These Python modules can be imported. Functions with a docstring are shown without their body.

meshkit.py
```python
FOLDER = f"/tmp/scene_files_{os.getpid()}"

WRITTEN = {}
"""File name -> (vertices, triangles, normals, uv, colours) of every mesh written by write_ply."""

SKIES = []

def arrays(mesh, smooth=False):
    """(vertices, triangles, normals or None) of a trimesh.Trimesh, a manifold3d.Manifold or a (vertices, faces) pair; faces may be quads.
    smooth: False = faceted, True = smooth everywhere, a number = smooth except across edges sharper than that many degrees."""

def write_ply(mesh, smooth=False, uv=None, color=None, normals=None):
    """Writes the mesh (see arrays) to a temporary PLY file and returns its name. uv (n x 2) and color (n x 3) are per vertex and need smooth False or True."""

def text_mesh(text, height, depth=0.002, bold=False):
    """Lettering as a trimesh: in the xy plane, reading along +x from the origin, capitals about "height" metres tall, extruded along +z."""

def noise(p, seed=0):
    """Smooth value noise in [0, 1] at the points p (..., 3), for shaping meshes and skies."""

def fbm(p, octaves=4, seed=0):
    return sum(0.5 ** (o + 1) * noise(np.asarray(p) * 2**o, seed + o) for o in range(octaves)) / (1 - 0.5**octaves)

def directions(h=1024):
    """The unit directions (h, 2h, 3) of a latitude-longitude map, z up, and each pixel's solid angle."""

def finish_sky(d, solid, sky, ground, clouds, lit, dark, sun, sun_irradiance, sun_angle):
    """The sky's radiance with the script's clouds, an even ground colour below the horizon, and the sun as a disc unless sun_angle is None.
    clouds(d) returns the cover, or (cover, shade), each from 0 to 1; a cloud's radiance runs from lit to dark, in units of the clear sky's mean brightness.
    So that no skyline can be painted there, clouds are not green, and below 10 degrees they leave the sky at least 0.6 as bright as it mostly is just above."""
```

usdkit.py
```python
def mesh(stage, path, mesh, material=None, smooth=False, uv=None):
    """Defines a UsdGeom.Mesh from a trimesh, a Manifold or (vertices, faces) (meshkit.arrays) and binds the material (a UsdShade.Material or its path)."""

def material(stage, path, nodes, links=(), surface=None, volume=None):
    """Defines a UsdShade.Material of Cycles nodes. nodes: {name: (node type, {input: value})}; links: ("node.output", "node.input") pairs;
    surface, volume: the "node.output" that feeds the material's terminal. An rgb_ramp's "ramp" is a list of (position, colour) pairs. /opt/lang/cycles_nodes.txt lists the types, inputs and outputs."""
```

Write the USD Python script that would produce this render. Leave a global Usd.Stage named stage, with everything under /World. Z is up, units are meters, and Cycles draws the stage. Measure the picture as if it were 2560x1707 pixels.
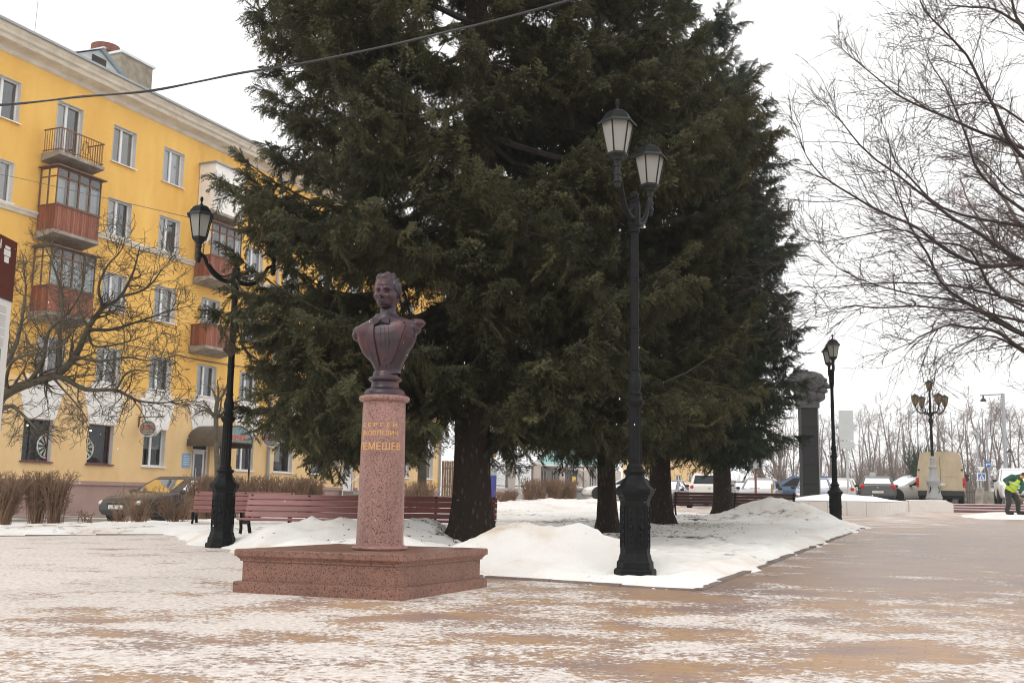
import math, random
import numpy as np, trimesh, usdkit, meshkit
from scipy.spatial.transform import Rotation
from shapely.geometry import Polygon, Point, box as sbox
from pxr import Usd, UsdGeom, UsdLux, UsdShade, Gf, Sdf, Vt

stage = Usd.Stage.CreateInMemory()
UsdGeom.SetStageUpAxis(stage, UsdGeom.Tokens.z); UsdGeom.SetStageMetersPerUnit(stage, 1.0)
UsdGeom.Xform.Define(stage, '/World'); UsdGeom.Scope.Define(stage, '/World/Looks')
PI = math.pi
rng = np.random.default_rng(7)

# ------------------------------------------------------------------ camera
FPX, PITCH, ROLL, CAMZ = 2604.3, math.radians(8.473), math.radians(0.8665), 0.9
_f = np.array([0, math.cos(PITCH), math.sin(PITCH)]); _u = np.array([0, -math.sin(PITCH), math.cos(PITCH)]); _r = np.array([1.0, 0, 0])
RI = _r * math.cos(ROLL) + _u * math.sin(ROLL); UP = _u * math.cos(ROLL) - _r * math.sin(ROLL); FW = _f
EYE = np.array([0, 0, CAMZ])
cam = UsdGeom.Camera.Define(stage, '/World/camera')
m = np.eye(4); m[0, :3], m[1, :3], m[2, :3], m[3, :3] = RI, UP, -FW, EYE
cam.AddTransformOp().Set(Gf.Matrix4d(m.tolist()))
cam.CreateFocalLengthAttr(24.0); cam.CreateHorizontalApertureAttr(24.0 * 2560 / FPX); cam.CreateVerticalApertureAttr(24.0 * 1707 / FPX)
cam.CreateClippingRangeAttr(Gf.Vec2f(0.05, 3000)); cam.CreateExposureAttr(0.30)

# ------------------------------------------------------------------ sky (overcast) and a weak sun behind the cloud
SUN_EL, SUN_AZ = math.radians(38), math.radians(-150)
SKY_STRENGTH, CLOUD = 0.1, 11.0
usdkit.material(stage, '/World/Looks/sky', {
    'sky': ('sky_texture', {'sky_type': 'single_scattering', 'sun_disc': False, 'sun_elevation': SUN_EL, 'sun_rotation': SUN_AZ}),
    'tc': ('texture_coordinate', {}),
    'map': ('mapping', {'scale': (1.2, 1.2, 3.0)}),
    'n': ('noise_texture', {'scale': 1.6, 'detail': 4.0, 'roughness': 0.55}),
    'ramp': ('rgb_ramp', {'ramp': [(0.3, (CLOUD * .95, CLOUD * .95, CLOUD * .95)), (0.7, (CLOUD * 1.05, CLOUD * 1.04, CLOUD * 1.02))]}),
    'mix': ('mix', {'fac': 0.96}),
    'bg': ('background_shader', {'strength': SKY_STRENGTH})},
    [('tc.generated', 'map.vector'), ('map.vector', 'n.vector'), ('n.fac', 'ramp.fac'), ('sky.color', 'mix.color1'), ('ramp.color', 'mix.color2'), ('mix.color', 'bg.color')], surface='bg.background')
dome = UsdLux.DomeLight.Define(stage, '/World/sky')
UsdShade.MaterialBindingAPI.Apply(dome.GetPrim()).Bind(UsdShade.Material.Get(stage, '/World/Looks/sky'))
sun = UsdLux.DistantLight.Define(stage, '/World/sun')
sun.CreateIntensityAttr(0.2); sun.CreateAngleAttr(25.0); sun.CreateNormalizeAttr(True); sun.CreateColorAttr(Gf.Vec3f(1, .97, .92))
sun.AddRotateXYZOp().Set(Gf.Vec3f(90 - math.degrees(SUN_EL), 0, 180 - math.degrees(SUN_AZ)))

# ------------------------------------------------------------------ helpers
def ray(px, py): return FW + RI * (px - 1280) / FPX - UP * (py - 853.5) / FPX
def P(px, py, D):
    """The point at depth D (metres along y) seen at source pixel px, py: used to take measurements off the photograph."""
    d = ray(px, py); return EYE + d * D / d[1]
def X(px, D, z=0.6):
    py = 1241.4 + (px - 1274) * .0151
    return P(px, py, D)[0]

_used = {}
def numbered(parent, name):
    k = (parent, name); n = _used.get(k, -1) + 1; _used[k] = n
    return f'{parent}/{name}' if n == 0 else f'{parent}/{name}_{n:03d}'
def path_of(p): return str(p.GetPath()) if p is not None else '/World'
def tag(p, label=None, cat=None, group=None, kind=None):
    for k, v in (('label', label), ('category', cat), ('group', group), ('kind', kind)):
        if v: p.SetCustomDataByKey(k, v)
    return p
def thing(name, label, cat, loc=(0, 0, 0), rz=0.0, group=None, kind=None):
    x = UsdGeom.Xform.Define(stage, numbered('/World', name))
    x.AddTranslateOp().Set(Gf.Vec3d(*map(float, loc))); x.AddRotateZOp().Set(float(rz))
    return tag(x.GetPrim(), label, cat, group, kind)
def obj(name, mesh, mat, parent=None, smooth=False, **kw):
    if isinstance(mesh, MB): mesh = mesh.get()
    if smooth is not False and isinstance(mesh, tuple):
        mesh = trimesh.Trimesh(np.asarray(mesh[0], float), np.asarray(mesh[1], int), process=False); mesh.merge_vertices()
    p = usdkit.mesh(stage, numbered(path_of(parent), name), mesh, '/World/Looks/' + mat, smooth=smooth).GetPrim()
    return tag(p, **kw)
def copy(root, loc, rz, label=None, group=None):
    was = root.GetCustomData()
    r = thing(root.GetName().rstrip('0123456789').rstrip('_'), label or was['label'], was['category'], loc, rz, group or was.get('group'))
    r.GetReferences().AddInternalReference(root.GetPath()); r.SetInstanceable(True)
    return r

class MB:
    def __init__(s): s.v, s.f, s.n = [], [], 0
    def add(s, v, f):
        v = np.asarray(v, float).reshape(-1, 3); f = np.asarray(f, int)
        if f.shape[1] == 4: f = np.vstack([f[:, [0, 1, 2]], f[:, [0, 2, 3]]])
        s.v.append(v); s.f.append(f + s.n); s.n += len(v); return s
    def get(s): return np.vstack(s.v), np.vstack(s.f)
    def tm(s, t): return s.add(t.vertices, t.faces)
    def box(s, x0, x1, y0, y1, z0, z1, R=None, t=(0, 0, 0)):
        v = np.array([[x, y, z] for z in (z0, z1) for y in (y0, y1) for x in (x0, x1)], float)
        if R is not None: v = v @ np.asarray(R).T
        v = v + np.asarray(t)
        return s.add(v, [[0, 2, 3, 1], [4, 5, 7, 6], [0, 1, 5, 4], [2, 6, 7, 3], [0, 4, 6, 2], [1, 3, 7, 5]])
    def lathe(s, prof, n=24, c=(0, 0), flute=None, phase=0.0):
        a = np.arange(n) * 2 * PI / n + phase
        k = np.ones(n) if flute is None else 1 + flute[0] * np.cos(flute[1] * a)
        v = np.array([[c[0] + r * kk * math.cos(t), c[1] + r * kk * math.sin(t), z] for r, z in prof for t, kk in zip(a, k)])
        f = []
        for i in range(len(prof) - 1):
            for j in range(n):
                j2 = (j + 1) % n; f.append([i * n + j, i * n + j2, (i + 1) * n + j2, (i + 1) * n + j])
        s.add(v, f)
        for i, flip in ((0, True), (len(prof) - 1, False)):
            if prof[i][0] > 1e-4:
                cc = np.vstack([v[i * n:(i + 1) * n], [[c[0], c[1], prof[i][1]]]])
                s.add(cc, [[n, (j + 1) % n, j] if flip else [n, j, (j + 1) % n] for j in range(n)])
        return s
    def tube(s, pts, rad, n=8):
        return s.tubes(np.asarray(pts, float)[None], np.broadcast_to(np.asarray(rad, float), (len(pts),))[None], n)
    def tubes(s, pts, rad, n=3):
        """pts (N, k, 3), rad (N, k): N tubes at once."""
        N, k = pts.shape[:2]
        if N == 0: return s
        t = np.gradient(pts, axis=1); t /= np.linalg.norm(t, axis=2, keepdims=True) + 1e-12
        mean = t.mean(1, keepdims=True)
        ref = np.where(np.abs(mean[..., 2:3]) > .8 * np.linalg.norm(mean, axis=2, keepdims=True), np.array([1.0, .13, 0]), np.array([0.0, .07, 1.0]))
        a = np.cross(t, np.broadcast_to(ref, t.shape)); a /= np.linalg.norm(a, axis=2, keepdims=True) + 1e-12
        b = np.cross(t, a)
        th = np.arange(n) * 2 * PI / n
        v = pts[:, :, None] + rad[:, :, None, None] * (a[:, :, None] * np.cos(th)[:, None] + b[:, :, None] * np.sin(th)[:, None])
        i = np.arange(k - 1)[:, None] * n; j = np.arange(n)[None]; j2 = (j + 1) % n
        q = np.stack([i + j, i + n + j, i + n + j2, i + j2], -1).reshape(-1, 4)
        f = (q[None] + (np.arange(N) * k * n)[:, None, None]).reshape(-1, 4)
        s.add(v.reshape(-1, 3), f)
        if n > 3 and N < 50:
            for w in range(N):
                for e, flip in ((0, False), (k - 1, True)):
                    ring = v[w, e]; s.add(ring, [[0, x + 1, x + 2] if not flip else [0, x + 2, x + 1] for x in range(n - 2)])
        return s
    def quad(s, a, b, c, d): return s.add([a, b, c, d], [[0, 1, 2, 3]])
    def poly(s, poly, h, M=None):
        """shapely polygon in xy extruded by h along z; M maps (x, y, z) rows."""
        t = trimesh.creation.extrude_polygon(poly, h, engine='earcut'); v = np.array(t.vertices)
        return s.add(v if M is None else M(v), t.faces)
    def ell(s, c, r, n=2, R=None):
        t = trimesh.creation.icosphere(n); v = t.vertices * np.asarray(r)
        if R is not None: v = v @ np.asarray(R).T
        return s.add(v + np.asarray(c), t.faces)
def rbox(x0, x1, y0, y1, z0, z1, b=.01):
    """a box with chamfered edges"""
    v = []
    for sx, sy, sz in [(a, c, d) for a in (0, 1) for c in (0, 1) for d in (0, 1)]:
        x, y, z = (x0, x1)[sx], (y0, y1)[sy], (z0, z1)[sz]; ix, iy, iz = (b, -b)[sx], (b, -b)[sy], (b, -b)[sz]
        v += [[x, y + iy, z + iz], [x + ix, y, z + iz], [x + ix, y + iy, z]]
    return trimesh.convex.convex_hull(np.array(v))
def rotz(a): c, s = math.cos(a), math.sin(a); return np.array([[c, -s, 0], [s, c, 0], [0, 0, 1]])
def smooth_line(pts, n):
    """Catmull-Rom through pts, n samples"""
    pts = np.asarray(pts, float); q = np.vstack([2 * pts[0] - pts[1], pts, 2 * pts[-1] - pts[-2]])
    u = np.linspace(0, len(pts) - 1 - 1e-6, n); i = u.astype(int); t = (u - i)[:, None]
    a, b, c, d = q[i], q[i + 1], q[i + 2], q[i + 3]
    return .5 * (2 * b + (c - a) * t + (2 * a - 5 * b + 4 * c - d) * t ** 2 + (3 * b - a - 3 * c + d) * t ** 3)
def sstep(t): t = np.clip(t, 0, 1); return t * t * (3 - 2 * t)

# ------------------------------------------------------------------ materials
L = '/World/Looks/'
def M(name, col, rough=.7, var=.12, scale=5.0, detail=3.0, bump=0.0, bscale=60.0, metal=0.0, spec=.5, col2=None, split=(.3, .7), stretch=(1, 1, 1), coord='geometry.position', rnd=0.0, coat=0.0, diff=0.0):
    c = np.array(col, float); lo = c * (1 - var); hi = np.minimum(c * (1 + var), .95) if col2 is None else np.array(col2, float)
    src = coord.split('.')
    nodes = {src[0]: (src[0], {}), 'map': ('mapping', {'scale': stretch}), 'n': ('noise_texture', {'scale': scale, 'detail': detail, 'roughness': .6}),
             'ramp': ('rgb_ramp', {'ramp': [(split[0], tuple(lo)), (split[1], tuple(hi))]}),
             'p': ('principled_bsdf', {'roughness': rough, 'metallic': metal, 'specular_ior_level': spec, 'coat_weight': coat, 'diffuse_roughness': diff})}
    links = [(coord, 'map.vector'), ('map.vector', 'n.vector'), ('n.fac', 'ramp.fac')]
    out = 'ramp.color'
    if rnd:
        nodes['oi'] = ('object_info', {}); nodes['mr'] = ('map_range', {'from_min': 0.0, 'from_max': 1.0, 'to_min': 1 - rnd, 'to_max': 1 + rnd}); nodes['h'] = ('hsv', {})
        links += [('oi.random', 'mr.value'), ('mr.result', 'h.value'), (out, 'h.color')]; out = 'h.color'
    links.append((out, 'p.base_color'))
    if bump:
        nodes['bn'] = ('noise_texture', {'scale': bscale, 'detail': 4.0, 'roughness': .6}); nodes['b'] = ('bump', {'strength': min(1.0, bump * 10), 'distance': .02 if bump > .05 else .006})
        links += [('map.vector', 'bn.vector'), ('bn.fac', 'b.height'), ('b.normal', 'p.normal')]
    usdkit.material(stage, L + name, nodes, links, surface='p.BSDF'); return name
M('iron_black', (.008, .009, .0095), .55, .35, 14, bump=.02, bscale=90, spec=.14)
M('lamp_glass_frame', (.012, .013, .013), .5, spec=.3)
M('granite_pink', (.31, .175, .15), .34, .0, 170, 2, col2=(.36, .205, .18), split=(.4, .6))
M('bronze', (.044, .029, .040), .33, .3, 5, 4, bump=.015, bscale=50, col2=(.10, .036, .04), split=(.45, .72), spec=.65, metal=.4)
M('gold_leaf', (.62, .35, .11), .5, .1, 30)
M('wall_yellow', (.87, .54, .14), .85, .0, .7, 8, col2=(.75, .415, .09), stretch=(1.5, 1.5, .4), bump=.008, bscale=30)
M('wall_pale_yellow', (.87, .62, .32), .85, .0, .6, 8, col2=(.73, .48, .22), stretch=(1.4, 1.4, .5), bump=.008, bscale=30)
M('white_trim', (.87, .85, .82), .8, .0, 2.5, 6, col2=(.80, .76, .71))
M('cornice_cream', (.72, .66, .56), .85, .0, 1.6, 7, col2=(.52, .45, .36), stretch=(1, 1, 3))
M('plinth_pink', (.36, .235, .2), .85, .0, 1.2, 6, col2=(.43, .29, .25))
M('plinth_grey', (.14, .12, .105), .9, .2, 3)
M('pvc_white', (.78, .77, .76), .35, .03)
M('reveal_white', (.66, .62, .57), .8, .08, 2)
M('curtain_grey', (.66, .68, .71), .9, .0, .55, 2, col2=(.86, .86, .86), stretch=(1.5, 1.5, .3))
M('curtain_beige', (.52, .47, .38), .9, .1, 4, stretch=(6, 6, .3))
M('interior_dark', (.05, .045, .04), .9, .3, 2)
M('frame_burgundy', (.12, .035, .05), .4)
M('roof_metal', (.30, .32, .33), .45, .12, 2, metal=.3)
M('roof_white_metal', (.62, .66, .68), .4, .08, 3)
M('roof_green', (.23, .38, .36), .5, .12, 2)
M('rust_dark', (.045, .025, .02), .7, .2, 8)
M('rust_red', (.19, .07, .05), .8, .25, 8)
M('chimney_render', (.42, .36, .29), .9, .0, 2.2, 6, col2=(.2, .17, .12))
M('balcony_wood', (.23, .075, .04), .7, .3, 3, 4, stretch=(4, 4, .6), rnd=.25)
M('balcony_frame', (.15, .075, .05), .7, .25, 5)
M('balcony_rail', (.19, .09, .04), .6, .25, 8)
M('slab_concrete', (.37, .33, .28), .9, .0, 3.0, 6, col2=(.2, .17, .14))
M('cable_black', (.03, .032, .035), .55)
M('pipe_grey', (.36, .37, .4), .45, .08, 3, metal=.2)
M('sign_grey', (.16, .18, .18), .5, .05)
M('sign_teal', (.15, .25, .25), .5, .05)
M('sign_red', (.60, .15, .11), .5, .03)
M('sign_white', (.78, .77, .75), .5, .03)
M('sign_blue', (.05, .17, .5), .45, .05)
M('sign_light_blue', (.22, .42, .66), .5, .12, 6)
M('sign_yellow', (.72, .5, .10), .5, .05)
M('sign_back', (.42, .44, .44), .45, .06, 2)
M('awning_brown', (.09, .068, .05), .6, .25, 2)
M('bench_redwood', (.285, .115, .105), .45, .14, 3, 4, stretch=(1, 8, 8), rnd=.12)
M('bench_dark', (.055, .018, .015), .5, .2, 3, stretch=(1, 8, 8), rnd=.12)
M('snow', (.84, .81, .775), .85, .0, 1.1, 8, col2=(.77, .70, .625), split=(.45, .8), bump=.03, bscale=25, diff=.5)
M('snow_clean', (.87, .86, .84), .85, .03, 4, bump=.02, bscale=30, diff=.5)
M('wall_white_stone', (.62, .58, .54), .7, .05, 2)
M('granite_black', (.02, .02, .021), .6, .3, 90, spec=.2)
M('granite_grey', (.25, .25, .25), .5, .1, 60)
M('bronze_grey', (.05, .047, .05), .7, .4, 7, 5, bump=.1, bscale=12)
M('step_red', (.15, .065, .07), .7, .15, 6)
usdkit.material(stage, L + 'bark_spruce', {'geo': ('geometry', {}), 'map': ('mapping', {'scale': (1, 1, .42)}), 'v': ('voronoi_texture', {'feature': 'f1', 'scale': 17.0}), 'n': ('noise_texture', {'scale': 9.0, 'detail': 6.0}), 'ad': ('math', {'math_type': 'multiply_add', 'value2': 1.1}),
    'r': ('rgb_ramp', {'ramp': [(.35, (.13, .098, .08)), (.6, (.085, .06, .047)), (.85, (.035, .026, .021))]}), 'b': ('bump', {'strength': 1.0, 'distance': .035, 'invert': True}), 'p': ('principled_bsdf', {'roughness': .95, 'specular_ior_level': .15})},
    [('geo.position', 'map.vector'), ('map.vector', 'v.vector'), ('map.vector', 'n.vector'), ('v.distance', 'ad.value1'), ('n.fac', 'ad.value3'), ('ad.value', 'r.fac'), ('ad.value', 'b.height'), ('r.color', 'p.base_color'), ('b.normal', 'p.normal')], surface='p.BSDF')
M('bark_dark', (.045, .036, .028), .95, .3, 10)
M('bark_apple', (.055, .043, .031), .9, .0, 8, col2=(.105, .09, .058))
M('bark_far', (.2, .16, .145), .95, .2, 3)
M('bark_right', (.05, .036, .031), .9, .25, 6)
M('hedge_twig', (.15, .09, .06), .9, .0, 3, col2=(.26, .165, .1))
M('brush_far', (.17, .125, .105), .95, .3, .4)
M('tyre', (.018, .018, .018), .85, .2, 10)
M('rim_grey', (.35, .35, .36), .35, .1, metal=.7)
M('car_black_plastic', (.02, .02, .021), .6)
M('taillight', (.45, .018, .015), .2)
M('headlight', (.62, .62, .6), .15)
M('plate', (.6, .58, .5), .5)
M('stone_gate', (.56, .485, .44), .8, .05, 3)
M('fence_dark', (.04, .037, .035), .6)
M('wood_fence', (.22, .15, .09), .8, .2, 3, stretch=(5, 5, .5))
M('meter_blue', (.05, .055, .27), .4, .1)
M('skin', (.42, .23, .17), .6)
M('cloth_green', (.012, .075, .045), .85, .2, 6)
M('vest_lime', (.50, .75, .04), .7, .05)
M('cloth_orange', (.75, .28, .02), .8)
M('cloth_dark', (.035, .033, .03), .9, .2, 6)
M('wood_handle', (.36, .22, .1), .6)
M('paper_grey', (.40, .39, .38), .6)
M('board_maroon', (.062, .018, .013), .35, .1, 3)
M('board_paper', (.62, .60, .58), .45, .03, 3)
M('print_green', (.1, .22, .17), .5, .4, 20)
M('print_water', (.33, .47, .55), .5, .05)
M('print_pale_green', (.5, .56, .47), .5, .1, 12)
M('print_bright_green', (.3, .5, .14), .5)
M('manhole', (.05, .03, .026), .8, .2, 8)
M('graffiti_box', (.45, .44, .43), .7, .0, 9, 1, col2=(.04, .04, .04), split=(.56, .6))
M('kerb_stone', (.19, .15, .13), .85, .2, 6)
for n, c in dict(car_dark=(.03, .03, .032), car_grey=(.20, .19, .185), car_graphite=(.085, .082, .085), car_blue=(.04, .085, .165), car_lilac=(.14, .145, .20), car_white=(.72, .70, .66), car_silver=(.50, .49, .46), car_brown=(.13, .10, .10), car_yellow=(.75, .38, .02), van_cream=(.48, .39, .26)).items():
    M(n, c, .28 if n != 'van_cream' else .5, .0, 1.6, 5, col2=tuple(np.array(c) * (.7 if n == 'van_cream' else .88)), coat=.4 if n != 'van_cream' else .1, stretch=(1, 1, .6))
M('car_mud_dark', (.05, .049, .05), .35, .0, 2.5, 5, col2=(.03, .03, .034), coat=.2)
# glass for windows: see-through, mirrors the sky at a glance
def pane(name, ior, tint=(.9, .93, .93), rough=.02):
    usdkit.material(stage, L + name, {'t': ('transparent_bsdf', {'color': tint}), 'g': ('glossy_bsdf', {'color': (.95, .97, 1.0), 'roughness': rough}), 'fr': ('fresnel', {'IOR': ior}), 'm': ('mix_closure', {})},
                    [('fr.fac', 'm.fac'), ('t.BSDF', 'm.closure1'), ('g.BSDF', 'm.closure2')], surface='m.closure')
pane('window_glass', 2.3, (.95, .97, .97)); pane('shop_glass', 1.55, (.8, .85, .85)); pane('car_glass', 1.42, (.22, .25, .25)); pane('balcony_glass', 2.0, (.9, .95, .95))
usdkit.material(stage, L + 'frosted_glass', {'d': ('principled_bsdf', {'base_color': (.50, .50, .47), 'roughness': .3}), 't': ('translucent_bsdf', {'color': (.62, .61, .55)}), 'm': ('mix_closure', {'fac': .6})},
                [('d.BSDF', 'm.closure1'), ('t.BSDF', 'm.closure2')], surface='m.closure')
usdkit.material(stage, L + 'amber_glass', {'d': ('principled_bsdf', {'base_color': (.26, .20, .11), 'roughness': .25}), 't': ('translucent_bsdf', {'color': (.42, .33, .17)}), 'm': ('mix_closure', {'fac': .6})},
                [('d.BSDF', 'm.closure1'), ('t.BSDF', 'm.closure2')], surface='m.closure')
usdkit.material(stage, L + 'shop_bulb', {'e': ('emission', {'color': (1, .85, .5), 'strength': 6.0})}, [], surface='e.emission')
# speckled pink granite: black mica and pale feldspar grains
def granite(name, base, base2, dark, sc):
    usdkit.material(stage, L + name, {'geo': ('geometry', {}), 'v': ('voronoi_texture', {'scale': sc, 'randomness': 1.0}), 's': ('separate_color', {}), 'r': ('rgb_ramp', {'ramp': [(0.0, dark), (.16, dark), (.22, base), (.6, base2), (.85, base), (1.0, tuple(np.minimum(1, np.array(base) * 1.45)))]}),
        'n': ('noise_texture', {'scale': 3.0, 'detail': 4.0}), 'mr': ('map_range', {'from_min': .3, 'from_max': .7, 'to_min': .82, 'to_max': 1.12}), 'h': ('hsv', {}), 'p': ('principled_bsdf', {'roughness': .38, 'specular_ior_level': .4})},
        [('geo.position', 'v.vector'), ('geo.position', 'n.vector'), ('v.color', 's.color'), ('s.r', 'r.fac'), ('n.fac', 'mr.value'), ('mr.result', 'h.value'), ('r.color', 'h.color'), ('h.color', 'p.base_color')], surface='p.BSDF')
granite('granite_column', (.265, .138, .117), (.315, .182, .158), (.085, .05, .046), 150)
granite('granite_slab', (.185, .088, .064), (.225, .118, .086), (.07, .04, .033), 120)
# needles: olive to blue-green, varied per branch
def needles(name, a, b):
    usdkit.material(stage, L + name, {'oi': ('object_info', {}), 'geo': ('geometry', {}), 'n': ('noise_texture', {'scale': .55, 'detail': 2.0}), 'ad': ('math', {'math_type': 'multiply_add', 'value2': .5, 'value3': .12}), 'ad2': ('math', {'math_type': 'multiply_add', 'value2': .55}),
        'wn': ('white_noise_texture', {'dimensions': '1D'}), 'vr': ('map_range', {'from_min': 0.0, 'from_max': 1.0, 'to_min': .55, 'to_max': 1.45}), 'hv': ('hsv', {}), 'r': ('rgb_ramp', {'ramp': [(.15, a), (.5, tuple((np.array(a) + np.array(b)) / 2)), (.8, b), (1.0, (.085, .075, .032))]}),
        'd': ('principled_bsdf', {'roughness': .6, 'specular_ior_level': .35}), 't': ('translucent_bsdf', {}), 'm': ('mix_closure', {'fac': .18})},
        [('geo.position', 'n.vector'), ('oi.random', 'ad.value1'), ('n.fac', 'ad2.value1'), ('ad.value', 'ad2.value3'), ('ad2.value', 'r.fac'), ('r.color', 'hv.color'), ('oi.random', 'wn.w'), ('wn.value', 'vr.value'), ('vr.result', 'hv.value'), ('hv.color', 'd.base_color'), ('hv.color', 't.color'), ('d.BSDF', 'm.closure1'), ('t.BSDF', 'm.closure2')], surface='m.closure')
needles('needles_olive', (.018, .022, .009), (.084, .082, .036))
needles('needles_green', (.012, .024, .013), (.046, .066, .034))
# ------------------------------------------------------------------ ground
FA = math.radians(65.917); FD = np.array([math.cos(FA), math.sin(FA)]); FN = np.array([-math.sin(FA), math.cos(FA)])
F0 = P(250, 1228, 40.0)[:2]
def G(x, y):
    """ground height"""
    x = np.asarray(x, float); y = np.asarray(y, float)
    d = -((x - F0[0]) * FN[0] + (y - F0[1]) * FN[1])
    w = np.maximum(sstep((d - 9) / 10), sstep((y - 40) / 20))
    z = .011 * np.clip(y, 0, 46.9) * w
    right = sstep((x - 3) / 3)
    rise = 1 - .95 * sstep((x - 7) / 1.0) * (1 - sstep((x - 12) / 7))
    return z + .36 * w * (right * rise * sstep((y - 46.9) / .9) + (1 - right) * sstep((y - 32) / 20))
def g1(x, y): return float(G(x, y))
def on(px, D, sink=0.0):
    """the ground point at depth D under source column px"""
    x = X(px, D); z = g1(x, D)
    py = 1241.4 + (px - 1274) * .0151 + (CAMZ - z) / D * FPX
    x = P(px, py, D)[0]; return np.array([x, D, g1(x, D) - sink])

usdkit.material(stage, L + 'paving', {
    'geo': ('geometry', {}), 'flat': ('mapping', {'scale': (.75, 1.0, 1.0), 'rotation': (0, 0, .3)}),
    'a': ('noise_texture', {'scale': 1.35, 'detail': 10.0, 'roughness': .68}), 'b': ('noise_texture', {'scale': 26.0, 'detail': 4.0, 'roughness': .7}), 'c': ('noise_texture', {'scale': .8, 'detail': 6.0, 'roughness': .6}),
    'cov': ('attribute', {'attribute': 'cover'}), 'trod': ('attribute', {'attribute': 'trodden'}), 'mt': ('mix', {'color2': (.175, .118, .095)}), 'tf': ('math', {'math_type': 'multiply', 'value2': .5}), 'rr': ('math', {'math_type': 'multiply_add', 'value2': -.06, 'value3': 0.0}),
    'bm': ('math', {'math_type': 'multiply_add', 'value2': .62, 'value3': -.31}), 's1': ('math', {'math_type': 'add'}), 's2': ('math', {'math_type': 'add'}),
    'mask': ('map_range', {'range_type': 'smoothstep', 'from_min': .475, 'from_max': .575, 'to_min': 0.06, 'to_max': 1.0}),
    'base': ('rgb_ramp', {'ramp': [(.30, (.235, .155, .135)), (.44, (.31, .20, .155)), (.53, (.41, .245, .125)), (.60, (.315, .20, .15)), (.72, (.25, .17, .15))]}),
    'bk': ('brick_texture', {'scale': 1.0, 'brick_width': .21, 'row_height': .105, 'mortar_size': .006, 'color1': (.86, .84, .84), 'color2': (1.12, 1.1, 1.08), 'mortar': (.62, .6, .58), 'mortar_smooth': .3}),
    'mul': ('mix', {'mix_type': 'multiply', 'fac': .42}),
    'snow': ('rgb_ramp', {'ramp': [(.25, (.42, .345, .30)), (.5, (.66, .585, .535)), (.72, (.80, .77, .75))]}),
    'mixc': ('mix', {}), 'rough': ('map_range', {'from_min': 0.0, 'from_max': 1.0, 'to_min': .42, 'to_max': .85}),
    'hm': ('math', {'math_type': 'multiply_add', 'value2': .6}), 'bump': ('bump', {'strength': .55, 'distance': .02}),
    'p': ('principled_bsdf', {'specular_ior_level': .45})},
    [('geo.position', 'flat.vector'), ('flat.vector', 'a.vector'), ('geo.position', 'b.vector'), ('geo.position', 'c.vector'), ('flat.vector', 'bk.vector'),
     ('b.fac', 'bm.value1'), ('a.fac', 's1.value1'), ('bm.value', 's1.value2'), ('s1.value', 's2.value1'), ('cov.fac', 's2.value2'), ('s2.value', 'mask.value'),
     ('c.fac', 'base.fac'), ('base.color', 'mul.color1'), ('bk.color', 'mul.color2'), ('mask.result', 'mixc.fac'), ('mul.color', 'mt.color1'), ('trod.fac', 'tf.value1'), ('tf.value', 'mt.fac'), ('mt.color', 'mixc.color1'), ('b.fac', 'snow.fac'), ('snow.color', 'mixc.color2'),
     ('mixc.color', 'p.base_color'), ('mask.result', 'rough.value'), ('trod.fac', 'rr.value1'), ('rough.result', 'rr.value3'), ('rr.value', 'p.roughness'),
     ('mask.result', 'hm.value1'), ('b.fac', 'hm.value3'), ('hm.value', 'bump.height'), ('bump.normal', 'p.normal')], surface='p.BSDF')
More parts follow.
